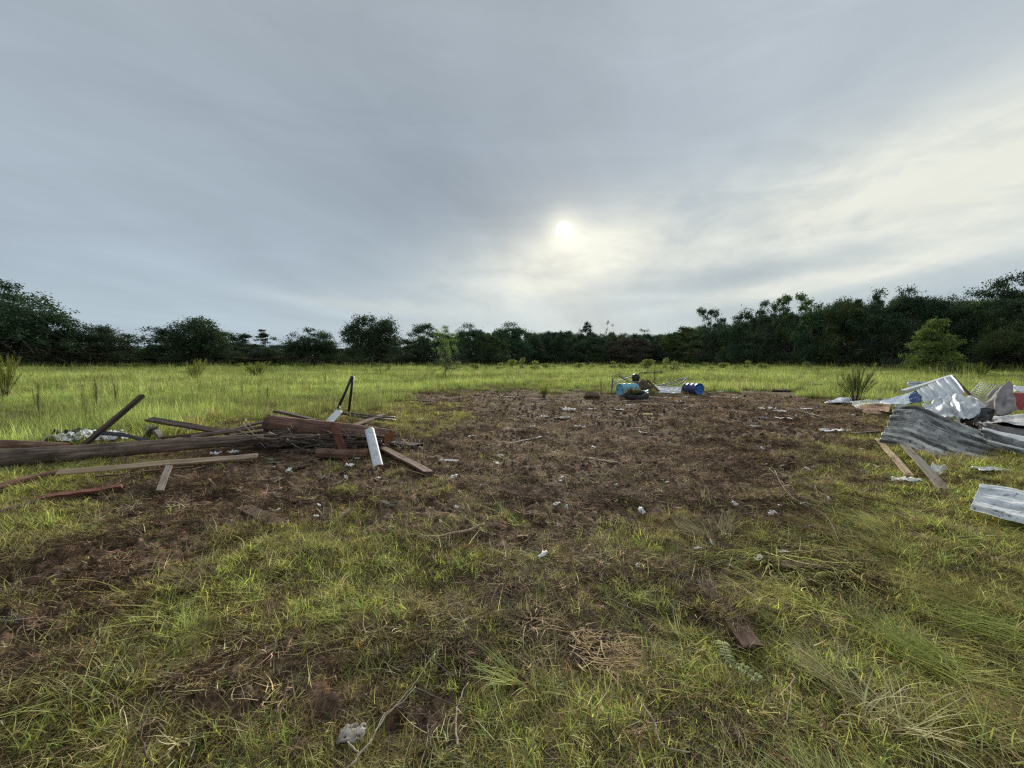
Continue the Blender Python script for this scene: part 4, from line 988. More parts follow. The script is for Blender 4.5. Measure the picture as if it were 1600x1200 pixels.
# crumpled sheets behind the long log
def crumpled(px, py, up, w_, d_, h_, m, label, name='crumpled_sheet', cat='metal sheet', rz=0, n=13, group=None):
    return scrap(name, G(px, py, up), w_, d_, h_, m, label, cat, group, rz=rz, n=n)
crumpled(104, 691, .06, .62, .5, .13, 'crumple', 'crumpled silver sheet at the left, in front of the black sheet')
crumpled(110, 682, .12, .5, .35, .13, 'black_surface', 'crumpled black sheet behind the leftmost silver sheet', 'crumpled_plastic_sheet', 'plastic sheet')
crumpled(131, 683, .12, .42, .4, .12, 'white_metal', 'bright crumpled sheet at the foot of the split beam')
crumpled(165, 690, .05, .62, .45, .13, 'crumple', 'crumpled silver sheet right of the split beam')
crumpled(170, 679, .16, .32, .3, .06, 'white_metal', 'small white sheet on top of the heap right of the split beam')
patch('black_strip', [[Q(146, 674, 7.35), Q(170, 675, 7.35), Q(195, 677, 7.3), Q(220, 684, 7.2), Q(243, 689, 7.1)], [Q(147, 679, 7.3), Q(170, 680, 7.3), Q(195, 682, 7.25), Q(218, 688, 7.15), Q(240, 694, 7.05)]], 'black_surface', 'bent black strip lying over the crumpled silver sheets', 'strip', thick=.03, nu=30, nv=6, linear=True)
for (x, y, a, b, c, lab) in [(232, 679, .17, .12, .22, 'taller olive-grey rubble chunk behind the long log'), (249, 683, .15, .12, .18, 'lower olive-grey rubble chunk beside the taller one')]:
    o = obj('rubble_chunk', lump_mesh(a, b, c, M['stone'], 10, .3, True)); o.location = G(x, y, .02)+V3((0, 0, 0)); tag(o, lab, 'rubble')
board('plank', G(228, 686, .04), Q(240, 668, 7.9), .13, .04, 'wood_grey', 'stubby grey plank end propped on the rubble chunk', 'plank', LP)
board('plank', Q(243, 672, 7.6), G(258, 692, .05), .14, .045, 'wood_grey', 'short mossy plank slanting down right of the rubble chunk', 'plank', LP)
crumpled(295, 673, .20, .11, .09, .05, 'paper', 'small white lump sitting on the grey plank', 'paper_lump', 'paper')
crumpled(337, 711, .03, .15, .10, .05, 'paper', 'left one of two white lumps under the long log', 'paper_lump', 'paper')
crumpled(364, 709, .03, .16, .10, .06, 'paper', 'right one of two white lumps under the long log', 'paper_lump', 'paper')
crumpled(546, 729, .03, .13, .10, .04, 'paper', 'white lump on the mud below the red-painted board', 'paper_lump', 'paper')
crumpled(559, 717, .02, .08, .06, .02, 'paper', 'tiny white lump at the right end of the short red log', 'paper_lump', 'paper')
crumpled(478, 780, .01, .24, .10, .02, 'wood_pale' if False else 'yellow_paper', 'torn pale sheet in the mud in front of the pile', 'torn_sheet', 'paper')

# ------------------------------------------------------------------ barrels and scrap in the middle
def drum(name, c, axis, L, r, m, mend, label):
    root = empty(name, c-V3((0, 0, r)), label, 'barrel'); axis = axis.normalized(); k = 32
    prof = [(0, .93), (.015, .99), (.03, 1.0), (.05, .965), (.30, .975), (.33, 1.02), (.36, .975), (.64, .975), (.67, 1.02), (.70, .975), (.95, .965), (.97, 1.0), (.985, .99), (1, .93)]
    V = []; Fc = []
    for t, rr in prof:
        for j in range(k):
            a = 2*math.pi*j/k; V.append(((t-.5)*L, math.cos(a)*rr*r, math.sin(a)*rr*r))
    for i in range(len(prof)-1):
        for j in range(k): Fc.append((i*k+j, i*k+(j+1) % k, (i+1)*k+(j+1) % k, (i+1)*k+j))
    mw = frame(c, c+axis)
    put(obj('shell', mesh('shell', V, Fc, M[m])), mw, root)
    for sg in (-1, 1):
        VV = []; ff = []
        rg_ = [(.93, .5), (.90, .5), (.88, .475), (.5, .47), (0.01, .47)]
        for rr, xx in rg_:
            for j in range(k): a = 2*math.pi*j/k; VV.append((sg*xx*L, math.cos(a)*rr*r, math.sin(a)*rr*r))
        for i in range(len(rg_)-1):
            for j in range(k): ff.append((i*k+j, i*k+(j+1) % k, (i+1)*k+(j+1) % k, (i+1)*k+j))
        if sg < 0: ff = [f[::-1] for f in ff]
        e = put(obj('drum_head', mesh('drum_head', VV, ff, M[mend])), mw, root)
        bm = lambda yy: tubes('bung', [([V3((sg*.47*L, yy*r, .0)), V3((sg*.49*L, yy*r, 0))], .03)], 'black')
        for yy in (-.6, .6):
            bo = bm(yy); bo.parent = e; bo.matrix_parent_inverse = Matrix()
    return root
drum('barrel', G(983, 619)+V3((0, .25, .29)), V3((1, .42, 0)), .92, .285, 'drum_light', 'drum_light', 'light blue plastic barrel lying beside the bent grey frame')
drum('barrel', G(1086, 617)+V3((0, .25, .29)), V3((-.28, .96, 0)), .92, .285, 'drum_dark', 'drum_end', 'dark purple-blue barrel with a bright blue end lying right of the white panels')
fr = empty('bent_frame', G(957, 618), 'bent grey tube frame arching over the light blue barrel', 'frame'); Yf = 19.0
tubes('tube', [([Q(955.5, 617, Yf), Q(957, 591, Yf), Q(965, 584, Yf), Q(984, 595.5, Yf), Q(996, 597, Yf)], .022)], 'tube', fr)
tubes('tube', [([Q(955.5, 617, Yf+.6), Q(958, 593, Yf+.6), Q(966, 587, Yf+.5), Q(984, 598, Yf+.3)], .02)], 'black', fr)
tubes('tube', [([Q(957, 601, Yf), Q(968, 595, Yf+.4), Q(988, 588, Yf+.8), Q(1000, 590, Yf+1)], .022)], 'tube', fr)
tubes('tube', [([Q(958, 597, Yf+.6), Q(980, 590, Yf+.9)], .018)], 'tube', fr)
fr = empty('ladder_frame', G(1035, 604), 'long grey ladder-like frame slanting up to the right behind the scrap', 'frame')
A = [Q(1022, 604, 20.5), Q(1050, 597, 20.5), Q(1075, 589, 20.5)]; B = [Q(1030, 605, 20), Q(1060, 602, 20), Q(1075, 589.5, 20.3)]
tubes('rail', [(A, .03)], 'tube', fr); tubes('rail', [(B, .025)], 'tube', fr)
tubes('rail', [([Q(1026, 605, 20.3), Q(1058, 597, 20.3), Q(1074, 590, 20.4)], .02)], 'tube', fr)
for t in (.25, .4, .55, .7, .85):
    P0 = V3(catmull(np.array([list(v) for v in A]), t)); P1 = V3(catmull(np.array([list(v) for v in B]), t)); tubes('rung', [([P0, P1], .014)], 'tube', fr)
st = empty('stool', G(993, 612), 'round black stool seat on thin legs on top of the scrap heap', 'stool')
c = Q(993.5, 589, 19.8)
tubes('seat', [([c+V3((0, 0, -.20)), c+V3((0, 0, -.10)), c, c+V3((0, 0, .10)), c+V3((0, 0, .15))], [.16, .18, .19, .17, .08])], 'black', st, 20)
for dx_ in (-.12, .0, .13): tubes('leg', [([c+V3((dx_*.5, 0, -.15)), c+V3((dx_*1.6, -.05, -.72))], .016)], 'tube', st)
rt = empty('scrap_heap', G(1008, 613), 'brown heap of roots and earth between the barrels', 'heap')
o = obj('earth', lump_mesh(1.15, .9, .62, M['soil_clod'], 22, .7), rt); o.location = (-.1, .4, 0)
for i in range(34):
    a = G(rng.uniform(990, 1022), rng.uniform(606, 613), rng.uniform(.0, .2))+V3((0, rng.uniform(0, .5), rng.uniform(0, .4))); d = V3((rng.normal(0, .5), rng.normal(0, .3), rng.normal(0, .3)))
    b = a+d; b.z = min(max(b.z, .05), .85); branch(a, b, rng.uniform(.012, .035), ['wood_dark', 'bark_grey', 'twig'][i % 3], rt, 4, .12)
board('board', Q(1012, 594, 19.4), Q(1030, 612, 19.0), .2, .05, 'wood_dark', 'dark board sliding down the right side of the root heap', 'board', ragged=.03)
patch('panel', [[Q(1020, 603, 19.9), Q(1042, 604, 19.9), Q(1064, 605, 19.9)], [Q(1029, 613, 18.8), Q(1047, 613.5, 18.8), Q(1064, 614, 18.8)]], 'white_metal', 'flat white panels lying between the root heap and the dark barrel', 'panel', ribs=4, amp=.02, crum=.03)
patch('plastic_lid', [[Q(1000, 609, 18.6), Q(1013, 609, 18.6)], [Q(1000, 613, 18.2), Q(1013, 614, 18.2)]], 'blue_metal', 'small light blue lid in front of the root heap', 'lid', crum=.06, nu=14, nv=10)
bpy.data.objects['plastic_lid'].data.materials[0] = M['drum_light']
ty = empty('tyre', G(995, 624), 'old black tyre half covered with weeds in front of the blue barrel', 'tyre')
ring = [V3((math.cos(a)*.40, math.sin(a)*.30+.1, .16+.10*math.sin(a))) for a in np.linspace(0, 2*math.pi, 25)]
tubes('tread', [([ty.location+r_ for r_ in ring], .13)], 'rubber', ty, 10)
o = obj('weeds', weed_proto('broom', 'weed_dark', 3)[0], ty); o.location = (-.25, .0, .1); o.scale = (1.0, .6, .45)
board('plank', G(972, 627, .03), G(1022, 625.5, .03), .10, .04, 'wood_grey', 'thin grey plank lying in front of the tyre', 'plank')
board('plank', G(1102, 612, .15), G(1112, 617, .03), .12, .06, 'wood_dark', 'short black plank behind the bright blue barrel end', 'plank')

# ------------------------------------------------------------------ sheet metal pile on the right
RS = 'metal sheets of the right-hand pile'
def QP(*pts): return [Q(*p) for p in pts]
patch('corrugated_sheet', [QP((1400, 632, 8.4), (1435, 633, 8.2), (1480, 652, 7.8), (1532, 671, 7.4), (1600, 700, 6.9), (1690, 725, 6.4)),
    QP((1387, 659, 8.0), (1424, 662, 7.7), (1464, 680, 7.25), (1508, 697, 6.9), (1590, 716, 6.4), (1690, 740, 6.0)),
    QP((1373, 688, 7.6), (1411, 695, 7.2), (1446, 709, 6.75), (1484, 722, 6.3), (1540, 733, 5.85), (1690, 750, 5.4))], 'galv',
    'big bent weathered grey corrugated sheet at the front of the right pile', 'metal sheet', RS, nu=150, nv=110, ribs=7, amp=.045, crum=.008, cscale=1.6, rag=.05, sharp=True)
patch('corrugated_sheet', [QP((1530, 669, 7.0), (1600, 690, 6.6), (1700, 715, 6.1)), QP((1542, 690, 6.7), (1600, 708, 6.25), (1700, 732, 5.8))], 'galv',
    'narrower corrugated sheet lying over the right end of the big grey sheet', 'metal sheet', RS, nu=80, nv=50, ribs=3, amp=.03, crum=.02, cscale=2)
patch('metal_strip', [QP((1535, 667, 7.1), (1600, 682, 6.8), (1700, 700, 6.4)), QP((1536, 671, 7.0), (1600, 690, 6.55), (1700, 711, 6.1))], 'white_metal',
    'pale strip along the top of the narrower corrugated sheet', 'metal strip', RS, nu=40, nv=10, crum=.01)
board('metal_strip', Q(1544, 689, 6.45), Q(1690, 726, 5.7), .05, .02, 'white_metal', 'thin bright strip across the front of the big grey sheet', 'metal strip', RS)
patch('white_sheet', [QP((1520, 656, 9.0), (1560, 649, 9.1), (1600, 647, 9.1), (1700, 650, 9.0)), QP((1528, 663, 8.3), (1560, 661, 8.3), (1600, 664, 8.1), (1700, 668, 7.8))], 'white_metal',
    'creased white sheet at the right edge below the carpet', 'metal sheet', RS, nu=70, nv=26, crum=.03, cscale=3, rag=.05, sharp=True)
patch('black_surface', [QP((1520, 660, 8.6), (1560, 659, 8.6), (1700, 664, 8.4)), QP((1530, 668, 7.5), (1570, 680, 7.3), (1700, 700, 6.9))], 'black_surface',  # plain black surface put in to fill the dark gap below the white sheet
    'dark gap under the creased white sheet, filled by a black surface', 'plastic sheet', RS, nu=40, nv=20, crum=.05)
patch('ribbed_sheet', [QP((1431, 611, 9.4), (1437, 620, 9.1), (1444, 630, 8.8)), QP((1460, 598, 10.0), (1468, 609, 9.5), (1476, 622, 9.1)), QP((1487, 588, 10.4), (1499, 601, 9.8), (1507, 615, 9.3))], 'galv_pale',
    'pale ribbed sheet tilted up at the top of the right pile', 'metal sheet', RS, nu=50, nv=80, ribs=5, amp=.03, crum=.015, cscale=2.0, sharp=True)
board('edge_trim', Q(1410, 612, 9.7), Q(1487, 588, 10.5), .10, .07, 'white_metal', 'long pale trim along the upper left edge of the tilted sheet', 'trim', RS)
board('edge_trim', Q(1488, 588, 10.5), Q(1516, 619, 9.6), .06, .04, 'wood_dark', 'dark thin trim down the right edge of the tilted sheet', 'trim', RS)
patch('white_sheet', [QP((1418, 596, 11.6), (1440, 596, 11.6), (1462, 597, 11.6)), QP((1419, 603, 11.4), (1440, 603, 11.4), (1462, 603, 11.4))], 'galv_pale',
    'small flat pale sheet standing behind the long trim', 'metal sheet', RS, nu=20, nv=10, crum=.02)
board('edge_trim', Q(1418, 596, 11.5), Q(1462, 597.5, 11.5), .06, .03, 'white_metal', 'short white trim on top of the small flat sheet', 'trim', RS)
patch('blue_sheet', [QP((1374, 627, 9.2), (1402, 619, 9.4), (1433, 611, 9.45)), QP((1378, 630, 8.9), (1405, 625, 9.1), (1434, 619, 9.15)), QP((1392, 633, 8.6), (1412, 631, 8.7), (1437, 629, 8.85))], 'blue_metal',
    'smooth pale blue sheet left of the tilted ribbed sheet', 'metal sheet', RS, nu=50, nv=30, crum=.02)
patch('blue_wrap', [QP((1421, 615, 9.05), (1431, 612, 9.1), (1437, 616, 9.0)), QP((1420, 622, 8.95), (1431, 620, 8.95), (1439, 622, 8.9)), QP((1423, 629, 8.75), (1431, 629, 8.75), (1440, 629, 8.7))], 'wrap_blue',
    'dark blue plastic wrapping at the end of the pale blue sheet', 'plastic wrap', nu=24, nv=20, crum=.06, cscale=6)
patch('crumpled_sheet', [QP((1438, 633, 8.7), (1470, 622, 9.0), (1495, 617, 9.1), (1522, 622, 9.0)), QP((1452, 641, 8.3), (1478, 636, 8.4), (1500, 632, 8.4), (1530, 638, 8.3)), QP((1476, 652, 7.95), (1495, 655, 7.95), (1510, 655, 7.9), (1530, 650, 8.0))], 'crumple',
    'badly crumpled silvery white sheet in the middle of the right pile', 'metal sheet', RS, nu=64, nv=48, crum=.06, cscale=5.5, sharp=True, rag=.08)
patch('white_sheet', [QP((1512, 618, 9.3), (1528, 626, 9.1), (1544, 636, 8.8)), QP((1514, 628, 8.9), (1525, 636, 8.7), (1536, 642, 8.4))], 'white_metal',
    'bright white sheet corner right of the crumpled sheet', 'metal sheet', RS, nu=30, nv=20, crum=.02)
patch('black_surface', [QP((1498, 656, 8.1), (1518, 644, 8.2), (1535, 638, 8.3), (1553, 642, 8.3)), QP((1515, 664, 7.9), (1528, 660, 7.9), (1540, 655, 8.0), (1553, 650, 8.1))], 'black_surface',  # black surface added for the shade inside the dark mouth of the pile
    'dark mouth right of the crumpled sheet, its shade made as a black surface', 'plastic sheet', RS, nu=40, nv=20, crum=.12, cscale=5, sharp=True)
cr = empty('wire_crate', Q(1530, 630, 9.6), 'white wire mesh crate panel leaning behind the carpet', 'wire crate')
c00, c10, c11, c01 = Q(1514, 617, 9.9), Q(1531, 598, 10.7), Q(1570, 603, 10.3), Q(1545, 633, 9.3)
def bil(u, v): return (c00*(1-u)+c10*u)*(1-v)+(c01*(1-u)+c11*u)*v
M['wire_white'] = plastic('white_coated_wire', (.55, .55, .52, 1), .4, .2)
for i in range(10): tubes('wire', [([bil(0, i/9), bil(1, i/9)], .010 if i in (0, 9) else .0065)], 'wire_white', cr, 4)
for i in range(9): tubes('wire', [([bil(i/8, 0), bil(i/8, 1)], .010 if i in (0, 8) else .0065)], 'wire_white', cr, 4)
patch('carpet_scrap', [QP((1543, 618, 8.9), (1550, 612, 8.9), (1560, 604, 8.9)), QP((1540, 640, 8.4), (1550, 642, 8.4), (1560, 642, 8.4))], 'carpet',
    'smaller grey padding piece behind the standing carpet piece', 'carpet', 'grey padding pieces standing in the right pile', nu=20, nv=24, crum=.04, thick=.03)
patch('carpet_scrap', [QP((1557, 616, 8.5), (1563, 607, 8.6), (1574, 597, 8.7), (1580, 600, 8.7)), QP((1554, 632, 8.3), (1565, 630, 8.4), (1575, 622, 8.4), (1585, 622, 8.4)), QP((1556, 650, 8.1), (1567, 648, 8.1), (1578, 645, 8.1), (1589, 640, 8.2))], 'carpet',
    'taller grey padding piece standing upright beside the dark red box', 'carpet', 'grey padding pieces standing in the right pile', nu=40, nv=44, crum=.016, thick=.04, cscale=4)
board('red_box', Q(1592, 627, 9.2), Q(1680, 632, 9.0), .34, .38, 'red_plastic', 'dark red box at the right edge behind the upright padding', 'box', warp=.0, ragged=0)
patch('white_sheet', [QP((1580, 602, 10.0), (1600, 604, 10.0), (1690, 606, 10.0)), QP((1584, 612, 9.4), (1600, 613, 9.4), (1690, 616, 9.4))], 'white_metal',
    'flat white sheet on top of the dark red box', 'metal sheet', RS, nu=30, nv=10, crum=.02)
heap = obj('rubble_heap', lump_mesh(2.6, 1.3, .42, M['soil_clod'], 26, .35)); heap.location = Q(1560, 660, 9.1)*1.0; heap.location.z = -.1; tag(heap, 'dark heap of rubble under the metal sheets', 'heap')
patch('blue_sheet', [[G(1309, 622, .10), G(1324, 621, .16), G(1338, 622, .12)], [G(1287, 629, .02), G(1306, 630, .05), G(1327, 631, .02)]], 'blue_metal',
    'flat pale blue sheet lying in the grass at the far left of the right pile', 'metal sheet', RS, nu=30, nv=20, crum=.03)
patch('white_sheet', [[G(1328, 627, .10), G(1352, 626, .14), G(1378, 626, .2)], [G(1338, 638, .04), G(1360, 636, .08), G(1386, 636, .12)]], 'white_metal',
    'white sheet under the tan plywood pieces', 'metal sheet', RS, nu=40, nv=20, crum=.06)
patch('plywood_piece', [[G(1343, 633, .12), G(1368, 631, .20), G(1394, 630, .18)], [G(1341, 640, .10), G(1370, 642, .06), G(1390, 644, .12)]], 'ply',
    'tan plywood piece on the white sheet left of the corrugated sheet', 'plywood', nu=24, nv=14, crum=.02, thick=.015, cscale=2, rag=.12, sharp=True, linear=True)
patch('plywood_piece', [[G(1348, 640, .10), G(1372, 639, .12)], [G(1352, 647, .02), G(1380, 648, .02)]], 'ply',
    'lower splintered plywood piece beside the corrugated sheet corner', 'plywood', nu=16, nv=10, crum=.012, thick=.015, rag=.1)
board('board', G(1373, 623, .25), G(1399, 637, .10), .10, .03, 'wood_grey', 'thin grey board leaning across the tan plywood', 'board')
board('board', G(1330, 677.5, .03), G(1376, 674, .05), .05, .03, 'wood_grey', 'thin grey lath at the left corner of the big grey sheet', 'board')
board('plank', G(1372, 686, .06), G(1421, 743, .02), .095, .025, 'wood_pale', 'narrow pale plank sticking out under the big grey sheet', 'plank', 'planks under the right pile')
board('plank', G(1412, 694, .10), G(1478, 766, .02), .115, .03, 'wood_grey', 'wider grey plank sticking out under the big grey sheet', 'plank', 'planks under the right pile')
patch('white_sheet', [QP((1462, 716, 6.6), (1478, 722, 6.4), (1492, 727, 6.2)), [G(1452, 732, .03), G(1462, 743, .02), G(1468, 741, .02)]], 'galv_pale',
    'small pale sheet poking out under the big grey sheet', 'metal sheet', RS, nu=16, nv=12, crum=.03)
crumpled(1545, 734, .03, .35, .2, .03, 'crumple', 'scrap of pale sheet under the right end of the big grey sheet')
patch('ribbed_sheet', [QP((1533, 754, 4.75), (1570, 758, 4.75), (1620, 770, 4.6), (1700, 790, 4.4)), QP((1525, 772, 4.35), (1570, 780, 4.3), (1620, 790, 4.2), (1700, 808, 4.0)), QP((1518, 789, 4.05), (1560, 802, 3.85), (1620, 817, 3.7), (1700, 838, 3.5))], 'scuffed',
    'scuffed white ribbed panel lying alone at the lower right edge', 'metal sheet', RS, nu=90, nv=70, ribs=3, amp=.04, crum=.010, cscale=2.2, rag=.02, sharp=True)

# ------------------------------------------------------------------ scattered rubbish in the clearing
for (x, y, w_, d_, h_, m, lab) in [
    (890, 643, .42, .30, .12, 'paper', 'largest crumpled white paper in the middle of the churned dirt'),
    (878, 655, .50, .35, .08, 'carpet', 'pale crumpled mesh bag just below the largest white paper'),
    (1010, 649, .42, .25, .05, 'yellow_paper', 'yellow paper in front of the tyre'),
    (738, 683, .17, .10, .03, 'paper', 'oval white scrap on the dirt above the thin grey lath'),
    (652, 606, .28, .2, .10, 'paper', 'left one of two white papers in the meadow edge grass'),
    (664, 607, .32, .2, .14, 'paper', 'right one of two white papers in the meadow edge grass'),
    (863, 729, .09, .06, .03, 'paper', 'round white scrap in the middle of the clearing'),
    (782, 713, .10, .06, .03, 'paper', 'small white scrap right of the slanting brown board'),
    (700, 721, .30, .08, .03, 'paper', 'thin torn white strip on the dark mud'),
    (1303, 674, .60, .22, .05, 'paper', 'long crumpled white cloth on mud left of the big grey sheet'),
    (1408, 752, .36, .16, .05, 'paper', 'crumpled white cloth in the grass below the narrow pale plank'),
    (1198, 641, .50, .25, .10, 'paper', 'white plastic scraps left of the plywood'),
    (1217, 644, .34, .2, .07, 'paper', 'white plastic scrap right beside a bigger one'),
    (1128, 613, .55, .25, .07, 'paper', 'pale purple rag right of the bright blue barrel end'),
    (1012, 668, .4, .10, .02, 'ply', 'tan board fragment in the middle of the dirt'),
    (1005, 677, .16, .10, .03, 'paper', 'white chip left of another white chip on the dirt'),
    (1045, 679, .14, .10, .03, 'paper', 'white chip right of another white chip on the dirt'),
    (25, 970, .12, .07, .03, 'stone', 'flat grey stone in the mud at the left edge'),
    (550, 1148, .10, .085, .016, 'carpet', 'torn clear plastic piece near the bottom of the picture'),
    (1190, 655, .32, .15, .06, 'carpet', 'grey lump on dirt left of the long white cloth'),
    (705, 628, .28, .15, .10, 'carpet', 'pale straw coloured scrap at the far left of the dirt'),
    (946, 640, .45, .12, .03, 'paper', 'pale scrap beside the largest white paper'),
    (932, 742, .3, .05, .01, 'stone', 'grey muddy lath scrap right of the round white scrap')]:
    crumpled(x, y, .01, w_, d_, h_, m, lab, {'stone': 'flat_stone', 'ply': 'board_fragment'}.get(m, 'scrap'), {'stone': 'stone', 'ply': 'board', 'paper': 'paper'}.get(m, 'scrap'), rz=rng.uniform(-.4, .4), n=9)
src = [scrap('chip', V3((0, 0, 0)), .09, .05, .02, 'paper', n=5) for _ in range(4)]+[scrap('chip', V3((0, 0, 0)), .13, .05, .02, 'ply', n=5) for _ in range(2)]
for i, (x, y, w_, d_) in enumerate([(1042, 622, .4, .2), (1070, 621, .3, .15), (1118, 621, .35, .2), (1150, 622, .3, .2), (1060, 628, .25, .15), (985, 634, .3, .15), (968, 641, .35, .15), (1260, 640, .3, .2), (1225, 655, .35, .2), (1180, 668, .3, .12), (925, 640, .3, .12), (850, 652, .25, .15), (830, 668, .2, .1), (905, 668, .25, .12)]):
    crumpled(x, y, .02, w_, d_, .05, 'paper', 'pale torn scrap strewn on the churned dirt, larger than the chips', 'scrap', 'scrap', rz=rng.uniform(-.5, .5), n=7, group='torn pale scraps strewn on the dirt')
cnt = 0
while cnt < 130:
    px = rng.uniform(420, 1380); py = rng.uniform(618, 800) if rng.random() < .85 else rng.uniform(800, 900); p = G(px, py, .012)
    if soil(np.array([p.x]), np.array([p.y]))[0] < .55: continue
    s_ = src[cnt % 6]; o = s_ if cnt < 6 else s_.copy()
    if cnt >= 6: col.objects.link(o)
    k = rng.uniform(.4, 1.2)*(.7+p.y/16); o.location = p; o.rotation_euler = (rng.normal(0, .3), rng.normal(0, .3), rng.random()*6.28); o.scale = (k, k, k)
    tag(o, 'small white scrap lying loose on the churned dirt' if cnt % 6 < 4 else 'small tan wood chip lying loose on the churned dirt', 'scrap' if cnt % 6 < 4 else 'wood chip', 'small white scraps on the dirt' if cnt % 6 < 4 else 'small wood chips on the dirt'); cnt += 1
for (x0, y0, x1, y1, w_, m, lab) in [
    (757, 700, 846, 683, .055, 'wood_grey', 'long thin grey lath in the middle of the dirt'),
    (790, 655, 822, 649, .07, 'wood_grey', 'short grey lath left of the largest white paper'),
    (776, 620, 811, 620, .06, 'wood_pale', 'pale lath at the far edge of the dirt'),
    (902, 646, 940, 645, .05, 'wood_pale', 'pale lath right of the largest white paper'),
    (1100, 706, 1124, 699, .045, 'wood_pale', 'pale splinter right of centre on the dirt'),
    (1164, 675, 1208, 684, .05, 'wood_grey', 'grey lath in the mud left of the long white cloth'),
    (1230, 637, 1292, 653, .05, 'wood_grey', 'long thin lath at the right edge of the dirt'),
    (1245, 700, 1325, 710, .03, 'wood_pale', 'thin pale lath in the grass right of the dirt'),
    (618, 623, 682, 628, .09, 'wood_dark', 'dark plank at the far left of the dirt'),
    (890, 713, 965, 723, .08, 'wood_dark', 'dark plank sunk in the dirt right of centre'),
    (1310, 655, 1000+20, 0, 0, '', ''),
    (1115, 655, 1133, 658, .06, 'wood_grey', 'short grey splinter on dark mud'),
    (1206, 882, 1300, 886, .12, 'wood_brown', 'brown board half buried in the grass at the right'),
    
    (1130, 905, 1150, 930, .03, 'wood_dark', 'thin dark splinter beside the rotten brown board'),
    (985, 683-14, 1015, 669, .05, 'wood_pale', 'pale splinter near the yellow paper')]:
    if w_: board('lath' if w_ < .08 else 'plank', G(x0, y0, .015), G(x1, y1, .015), w_, .02 if w_ < .08 else .03, m, lab, 'lath' if w_ < .08 else 'plank', ragged=.02, roll=rng.normal(0, .1))
board('plank', G(1102, 912, .018), G(1176, 1010, .022), .12, .03, 'wood_brown', 'rotten brown board sunk in the grass right of centre', 'plank', ragged=.03)
def stick(pts, r, m, lab, up=.02):
    P = [G(x, y, up+.02) for x, y in pts]; C = np.array([list(p) for p in P]); n = len(pts)*4
    path = [V3(catmull(C, t)) + V3((rng.normal(0, .003), rng.normal(0, .003), abs(rng.normal(0, .004)))) for t in np.linspace(0, 1, n)]
    o = tubes('stick', [(path, [r*(1-.5*i/n) for i in range(n)])], m, None, 7, .1); tag(o, lab, 'stick')
stick([(756, 820), (735, 828), (712, 833), (690, 837), (662, 839)], .013, 'wood_pale', 'curved pale stick left of centre in the clearing', .06)
stick([(540, 1205), (575, 1165), (605, 1120), (640, 1078), (660, 1050), (680, 1022)], .0045, 'twig_pale', 'long forked pale twig near the bottom of the picture')
stick([(545, 1160), (562, 1178), (585, 1150), (600, 1118), (632, 1095), (648, 1075)], .004, 'twig_pale', 'second long twig running beside the forked one')
stick([(714, 1170), (712, 1130), (718, 1095), (731, 1068)], .005, 'twig_pale', 'upright curved twig right of the forked twig')
stick([(660, 1020), (700, 1050), (730, 1066)], .004, 'twig', 'thin twig joining the forked twig and the curved twig')
stick([(648, 1075), (700, 1098), (735, 1108)], .004, 'twig', 'thin twig running right from the forked twig')
stick([(675, 1170), (668, 1140), (672, 1112)], .004, 'twig', 'short dull twig in the dark hollow near the bottom')
stick([(233, 1110), (222, 1150), (235, 1200)], .004, 'wood_dark', 'dark stem at the lower left', .05)
stick([(450, 1060), (440, 1110), (430, 1170)], .004, 'wood_dark', 'dark stem left of the torn clear plastic', .05)
stick([(1240, 1055), (1236, 1090), (1225, 1140)], .0035, 'twig_pale', 'straight pale straw at the lower right', .08)
stick([(1005, 1100), (1022, 1130), (1035, 1165), (1080, 1178)], .0045, 'twig_pale', 'bent pale stalk at the bottom centre', .04)
stick([(948, 935), (985, 950), (1010, 965)], .004, 'twig_pale', 'pale stalk left of the straw heap', .03)
stick([(1210, 735), (1230, 770), (1260, 790), (1290, 805), (1312, 850)], .004, 'twig_pale', 'long thin vine in the grass at the right')
stick([(1160, 870), (1120, 882), (1060, 900), (1020, 930)], .005, 'twig', 'thin curved twig left of the rotten brown board')
for i in range(46):
    px = rng.uniform(420, 1330); py = rng.uniform(625, 880); ln = rng.uniform(8, 42); an = rng.normal(0, .5)
    stick([(px, py), (px+ln*.5*math.cos(an), py+ln*.25*math.sin(an)+rng.normal(0, 1.2)), (px+ln*math.cos(an), py+ln*.4*math.sin(an))], rng.uniform(.003, .007), ['twig', 'twig_pale', 'wood_brown'][i % 3], 'thin broken stick lying loose on the churned dirt')
for o in [o for o in col.objects if o.get('label') == 'thin broken stick lying loose on the churned dirt']: o['group'] = 'broken sticks on the dirt'

# clumps of grass that stand out in the foreground
M['straw'] = leafmat('dry_red_straw', (.20, .11, .055, 1), (.60, .41, .23, 1), trans=.3)
M['pale_straw'] = leafmat('pale_dry_grass', (.30, .26, .12, 1), (.68, .62, .36, 1), trans=.35)
M['fresh_grass'] = leafmat('fresh_grass_clump', (.20, .22, .06, 1), (.56, .60, .18, 1), trans=.45)
def clump(px, py, n, spread, L, lean, curl, W, m, lab, flow=None, fs=.5, nm='grass_clump', up=0.0, cat='grass clump'):
    v, f, s = blades(int(n*.62), spread*1.25, L, lean, curl, W*1.45, 5, flow=flow, fspread=fs*1.25)
    o = obj(nm, mesh(nm, v, f, M[m], shade=s)); o.location = G(px, py, up); tag(o, lab, cat); return o
clump(150, 1090, 130, .10, (.12, .34), (.4, 1.2), (.2, .9), .0035, 'fresh_grass', 'radiating fresh green clump at the lower left')
clump(240, 1045, 70, .05, (.2, .42), (1.0, 1.3), (.1, .3), .0035, 'fresh_grass', 'combed over grass bunch right of the radiating clump', flow=R(50), fs=.18)
